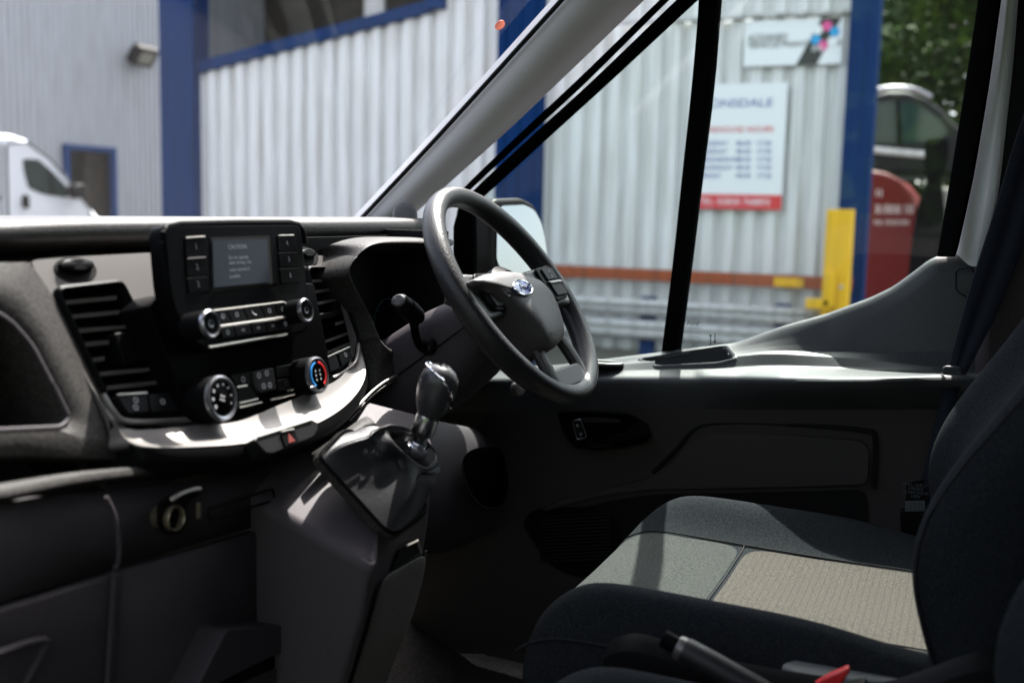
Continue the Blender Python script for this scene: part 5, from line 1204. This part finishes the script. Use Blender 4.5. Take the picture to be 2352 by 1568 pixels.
# white panel van parked in front of the far wall
VY = 12.5
vp = lambda a, b, dy=0: pY(a, b, VY+dy)
wv = thing('white_van', 'white panel van parked nose right in front of the pale ribbed wall', 'van', (vp(0, 400).x, VY+1, 0))
pts = [vp(a, b) for a, b in [(-900, 318), (-300, 304), (0, 308), (30, 310), (62, 320), (105, 352), (152, 400), (180, 436), (200, 462), (215, 482), (232, 503)]]
nose = pts[-1]; xn, zn = nose.x, nose.z
pts += [V((xn+.35, VY, zn-.18)), V((xn+.55, VY, zn-.42)), V((xn+.60, VY, .75)), V((xn+.55, VY, .38)), V((pts[0].x, VY, .38))]
obj('body', MB().prism(pts, (0, 1.95, 0)), M['vanwhite'], wv, bevel=.07, seg=3, sharp=50)
def vw(name, pp, m, par, th=.012, off=-.012): return obj(name, MB().prism(rpoly([vp(a, b, off) for a, b in pp], .05), (0, th, 0)), M[m], par)
dr = vw('door', [(15, 330), (62, 328), (115, 368), (180, 446), (205, 480), (212, 560), (20, 560)], 'vanwhite', wv)
vw('side_window', [(52, 365), (88, 366), (125, 398), (168, 446), (150, 454), (98, 446), (66, 432), (56, 395)], 'carglass', dr, off=-.020)
obj('window_bar', MB().prism([vp(a, b, -.028) for a, b in [(112, 388), (118, 394), (126, 450), (118, 449)]], (0, .01, 0)), M['rubber'], dr)
obj('door_seam', MB().tube([vp(a, b, -.014) for a, b in [(20, 560), (15, 335), (20, 329), (62, 327), (115, 366), (181, 446), (207, 480), (213, 560)]], .014, 6), M['satin'], dr)
obj('side_moulding', MB().prism([vp(a, b, -.02) for a, b in [(-900, 545), (225, 545), (225, 575), (-900, 575)]], (0, .03, 0)), M['satin'], wv)
obj('sliding_door_rail', MB().prism([vp(a, b, -.012) for a, b in [(-700, 452), (2, 452), (2, 458), (-700, 458)]], (0, .02, 0)), M['satin'], wv)
obj('panel_seam', MB().tube([vp(2, 330, -.006), vp(4, 600, -.006)], .012, 6), M['satin'], wv)
obj('door_handle', MB().prism(rpoly([vp(a, b, -.05) for a, b in [(55, 446), (68, 448), (70, 478), (60, 480), (53, 470)]], .05), (0, .04, 0)), M['satin'], dr, bevel=.012)
obj('door_mirror', MB().prism(rpoly([vp(a, b, -.22) for a, b in [(172, 428), (190, 420), (203, 430), (200, 452), (180, 458)]], .04), (0, .18, 0)), M['satin'], wv, bevel=.03)
wsx = [vp(66, 322, -.0), vp(105, 354, -.0), vp(178, 436, -.0)]
obj('windscreen', MB().grid([[q+V((.012, .12, .012)) for q in wsx], [q+V((.012, 1.83, .012)) for q in wsx]]), M['carglass'], wv)
for dx in (xn-.2, xn-3.4):
    wl = obj('wheel', MB().lathe([(.20, -.10), (.30, -.11), (.335, -.08), (.335, .08), (.30, .11)], (dx, VY+.10, .335), (0, -1, 0), 28), M['rubber'], wv)
    obj('wheel_trim', MB().lathe([(.0, .06), (.12, .07), (.20, .095), (.21, .08)], (dx, VY+.10, .335), (0, -1, 0), 24), M['armco'], wl)
obj('headlight', MB().prism(rpoly([V((xn+.30, VY-.01, zn-.2)), V((xn+.52, VY-.01, zn-.42)), V((xn+.50, VY-.01, zn-.55)), V((xn+.2, VY-.01, zn-.36))], .03), (0, .3, 0)), M['lampglass'], wv)

# ================================================================== YARD ON THE RIGHT: bank; solid cars and trees in place of window reflections
TX = 12.6
tz = pX(2050, 432, TX).z
tag(obj('bank', MB().prism([V((TX-.6, -16, 0)), V((TX-.6, ye-.35, 0)), V((TX+40, ye-.35, 0)), V((TX+40, -16, 0))], (0, 0, tz)), M['concrete'], None, bevel=.05), None, None, kind='structure')
dc = thing('dark_car', 'dark grey hatchback with chrome window line standing in for its reflection in the window', 'car', (TX+1, pX(2050, 400, TX).y, tz))
cpf = [pX(a, b, TX) for a, b in [(1850, 345), (1905, 332), (1958, 250), (1990, 222), (2040, 207), (2085, 208), (2125, 222), (2160, 248), (2192, 282), (2225, 306), (2275, 322), (2292, 350), (2290, 405), (1850, 405)]]
obj('body', MB().prism(cpf, (1.7, 0, 0)), M['cardark'], dc, bevel=.09, seg=4, sharp=60)
win = [pX(a, b, TX-.012) for a, b in [(1925, 328), (1968, 262), (2000, 238), (2050, 232), (2100, 238), (2140, 258), (2172, 292), (2176, 312), (2100, 330)]]
wn_ = obj('side_window', MB().prism(rpoly(win, .05), (.01, 0, 0)), M['carglass'], dc)
obj('window_post', MB().prism([pX(a, b, TX-.02) for a, b in [(2058, 230), (2066, 231), (2072, 330), (2060, 330)]], (.01, 0, 0)), M['rubber'], dc)
obj('chrome_strip', MB().tube(smooth_path([pX(a, b, TX-.03) for a, b in [(1920, 336), (2010, 345), (2080, 352), (2128, 356)]], 5), .045, 10), M['armco'], dc)
obj('roof_rail', MB().tube(smooth_path([pX(a, b, TX+.12) for a, b in [(1985, 216), (2040, 203), (2100, 206), (2140, 224)]], 5), .03, 8), M['chromesat'], dc)
for dx in (1918, 2232):
    c = pX(dx, 402, TX+.12); wl = obj('wheel', MB().lathe([(.18, -.10), (.27, -.11), (.31, -.08), (.31, .08), (.27, .11)], V((c.x, c.y, tz+.31)), (-1, 0, 0), 24), M['rubber'], dc)
    obj('wheel_trim', MB().lathe([(.0, .06), (.10, .08), (.18, .095), (.19, .08)], V((c.x, c.y, tz+.31)), (-1, 0, 0), 20), M['armco'], wl)
RX = 10.3
rv = thing('red_van', 'red rounded vehicle with white lettering standing in for its reflection in the window', 'van', (RX+.8, pX(2040, 500, RX).y, 0))
rpf = [pX(a, b, RX) for a, b in [(1880, 385), (1990, 388), (2035, 396), (2070, 414), (2096, 446), (2108, 485), (2110, 540), (2108, 600)]]
rpf += [V((RX, rpf[-1].y, .35)), V((RX, rpf[0].y, .35))]
obj('body', MB().prism(rpf, (1.8, 0, 0)), M['carred'], rv, bevel=.07, seg=4, sharp=60)
rl = random.Random(4)
for i, (a, b, c_, h) in enumerate(((2012, 2030, 442, 20), (2004, 2100, 480, 22), (2008, 2092, 510, 13))):
    n_ = 13 if i else 2
    for j in range(n_):
        if i and rl.random() < .18: continue
        s = a+(b-a)*j/n_; e = s+(b-a)/n_*rl.uniform(.35, .75); hh = h*rl.uniform(.7, 1.0)
        obj('body_lettering', MB().prism([pX(s, c_-hh/2, RX-.006), pX(e, c_-hh/2, RX-.006), pX(e, c_+h/2, RX-.006), pX(s, c_+h/2, RX-.006)], (.004, 0, 0)), M['lettering'], rv)
obj('bumper', MB().box((RX+.9, rpf[7].y-.02, .55), (1.7, .12, .28)), M['satin'], rv, bevel=.04)
for dy in (.9,):
    wl = obj('wheel', MB().lathe([(.18, -.10), (.28, -.11), (.32, -.08), (.32, .08), (.28, .11)], V((RX+.1, rpf[7].y+.75, .32)), (-1, 0, 0), 24), M['rubber'], rv)
    obj('wheel_trim', MB().lathe([(.0, .06), (.10, .08), (.18, .10), (.19, .08)], V((RX+.1, rpf[7].y+.75, .32)), (-1, 0, 0), 20), M['armco'], wl)
BX = 6.2  # solid stand-in for the headrest mirrored in the driver's window
bpst = thing('headrest_silhouette', 'black silhouette standing in for a passenger headrest reflected in the driver window', 'post', (BX, pX(2140, 500, BX).y, 0))
yb_ = pX(2140, 500, BX).y
hz0, hz1 = pX(2140, 412, BX).z, pX(2140, 318, BX).z
obj('silhouette_head', MB().lathe([(.0, 1), (.05, .985), (.066, .92), (.070, .7), (.068, .4), (.06, .15), (.045, .0), (.04, -.1)], (BX, yb_, hz0), (0, 0, 1), 24), M['rubber'], bpst)
ph = bpst.children[0].data
for v_ in ph.vertices: v_.co.z = hz0+(v_.co.z-hz0)*(hz1-hz0)
lw = [pX(a, b, BX) for a, b in [(2118, 415), (2150, 410), (2158, 470), (2162, 560), (2168, 640)]]
obj('silhouette_body', MB().tube([V((BX, yb_, hz0+.0)), V((BX, yb_+.01, hz0-.2)), V((BX, yb_+.015, hz0-.5)), V((BX, yb_+.02, .9)), V((BX, yb_+.02, 0))], [.045, .085, .10, .105, .11], 16, flat=.8), M['rubber'], bpst)
obj('silhouette_foot', MB().box((BX, yb_+.02, .015), (.34, .34, .03)), M['rubber'], bpst, bevel=.006)

# ---- trees behind the bank
def tree(name, label, base, h, cr, nleaf, seed, spread=(1, 1, 1), ls=.16):
    rnd = random.Random(seed)
    t = thing(name, label, 'tree', base, 'trees on the bank')
    b = V(base); top = b+V((rnd.uniform(-.3, .3), rnd.uniform(-.3, .3), h*.62))
    tb = MB(); tb.tube([b, b.lerp(top, .35)+V((.1, .05, 0)), b.lerp(top, .7)+V((-.08, .1, 0)), top], [.22, .17, .12, .05], 10)
    cen = b+V((0, 0, h*.62)); tips = []
    for i in range(26):
        a = rnd.uniform(0, 6.28); el = rnd.uniform(-.35, 1.2); L = cr*rnd.uniform(.5, .98)
        s = b.lerp(top, rnd.uniform(.42, .98)); d = V((math.cos(a)*math.cos(el)*spread[0], math.sin(a)*math.cos(el)*spread[1], math.sin(el)*spread[2]))
        e = s+d*L; m = s.lerp(e, .55)+V((0, 0, .15)); tips += [e, m, s.lerp(e, .8)]
        tb.tube([s, m, e], [.06, .035, .012], 6)
    obj('trunk', tb, M['bark'], t)
    lf = MB()
    for i in range(nleaf):
        c = rnd.choice(tips)+V((rnd.gauss(0, .42), rnd.gauss(0, .42), rnd.gauss(0, .36)))
        u = V((rnd.gauss(0, 1), rnd.gauss(0, 1), rnd.gauss(0, .6))).normalized(); v = u.cross(V((rnd.gauss(0, 1), rnd.gauss(0, 1), rnd.gauss(0, 1)))).normalized()
        s = ls*rnd.uniform(.6, 1.3)
        lf.add([c-u*s*.5, c+v*s*.28, c+u*s*.5, c-v*s*.28], [(0, 1, 2, 3)])
    me = bpy.data.meshes.new('crown'); me.from_pydata(lf.v, [], lf.f); me.materials.append(M['leaf'])
    obj('crown', me, None, t)
    return t
tree('broadleaf_tree', 'dense green tree filling the view above the dark hatchback', (17.5, -1.0, tz), 6.4, 2.9, 20000, 3, ls=.19)
tree('broadleaf_tree', 'sunlit thinner tree at the rear edge of the driver window', (19.5, -3.6, tz), 6.8, 3.0, 9000, 5)
tree('broadleaf_tree', 'dark bushy tree close beside the blue corner column', (21.0, 1.4, tz), 6.0, 3.0, 11000, 9)
hm = MB(); rnd = random.Random(11)
for i in range(15000):
    c = V((24+rnd.gauss(0, .6), rnd.uniform(-12, 4), tz+rnd.uniform(0, 6.2)))
    u = V((rnd.gauss(0, 1), rnd.gauss(0, 1), rnd.gauss(0, .6))).normalized(); v = u.cross(V((rnd.gauss(0, 1), rnd.gauss(0, 1), 1))).normalized(); s = .42
    hm.add([c-u*s*.5, c+v*s*.3, c+u*s*.5, c-v*s*.3], [(0, 1, 2, 3)])
me = bpy.data.meshes.new('hedge'); me.from_pydata(hm.v, [], hm.f); me.materials.append(M['leaf'])
hd_ = obj('hedge', me, None); tag(hd_, 'dark leafy hedge along the back of the raised bank', 'hedge')

# tall shady hedge on the near side of the yard (the one mirrored in the driver's window)
hm = MB(); rnd = random.Random(21)
for i in range(16000):
    z = rnd.uniform(0, 3.4); c = V((-7.5+rnd.gauss(0, .5)-.12*z, rnd.uniform(-16, 13), z))
    u = V((rnd.gauss(0, .5), rnd.gauss(0, 1), rnd.gauss(0, .8))).normalized(); v = u.cross(V((1, rnd.gauss(0, .5), rnd.gauss(0, .5)))).normalized(); s = .5
    hm.add([c-u*s*.5, c+v*s*.3, c+u*s*.5, c-v*s*.3], [(0, 1, 2, 3)])
me = bpy.data.meshes.new('hedge'); me.from_pydata(hm.v, [], hm.f); me.materials.append(M['leaf'])
hd_ = obj('hedge', me, None); tag(hd_, 'tall leafy hedge along the passenger side of the yard', 'hedge')
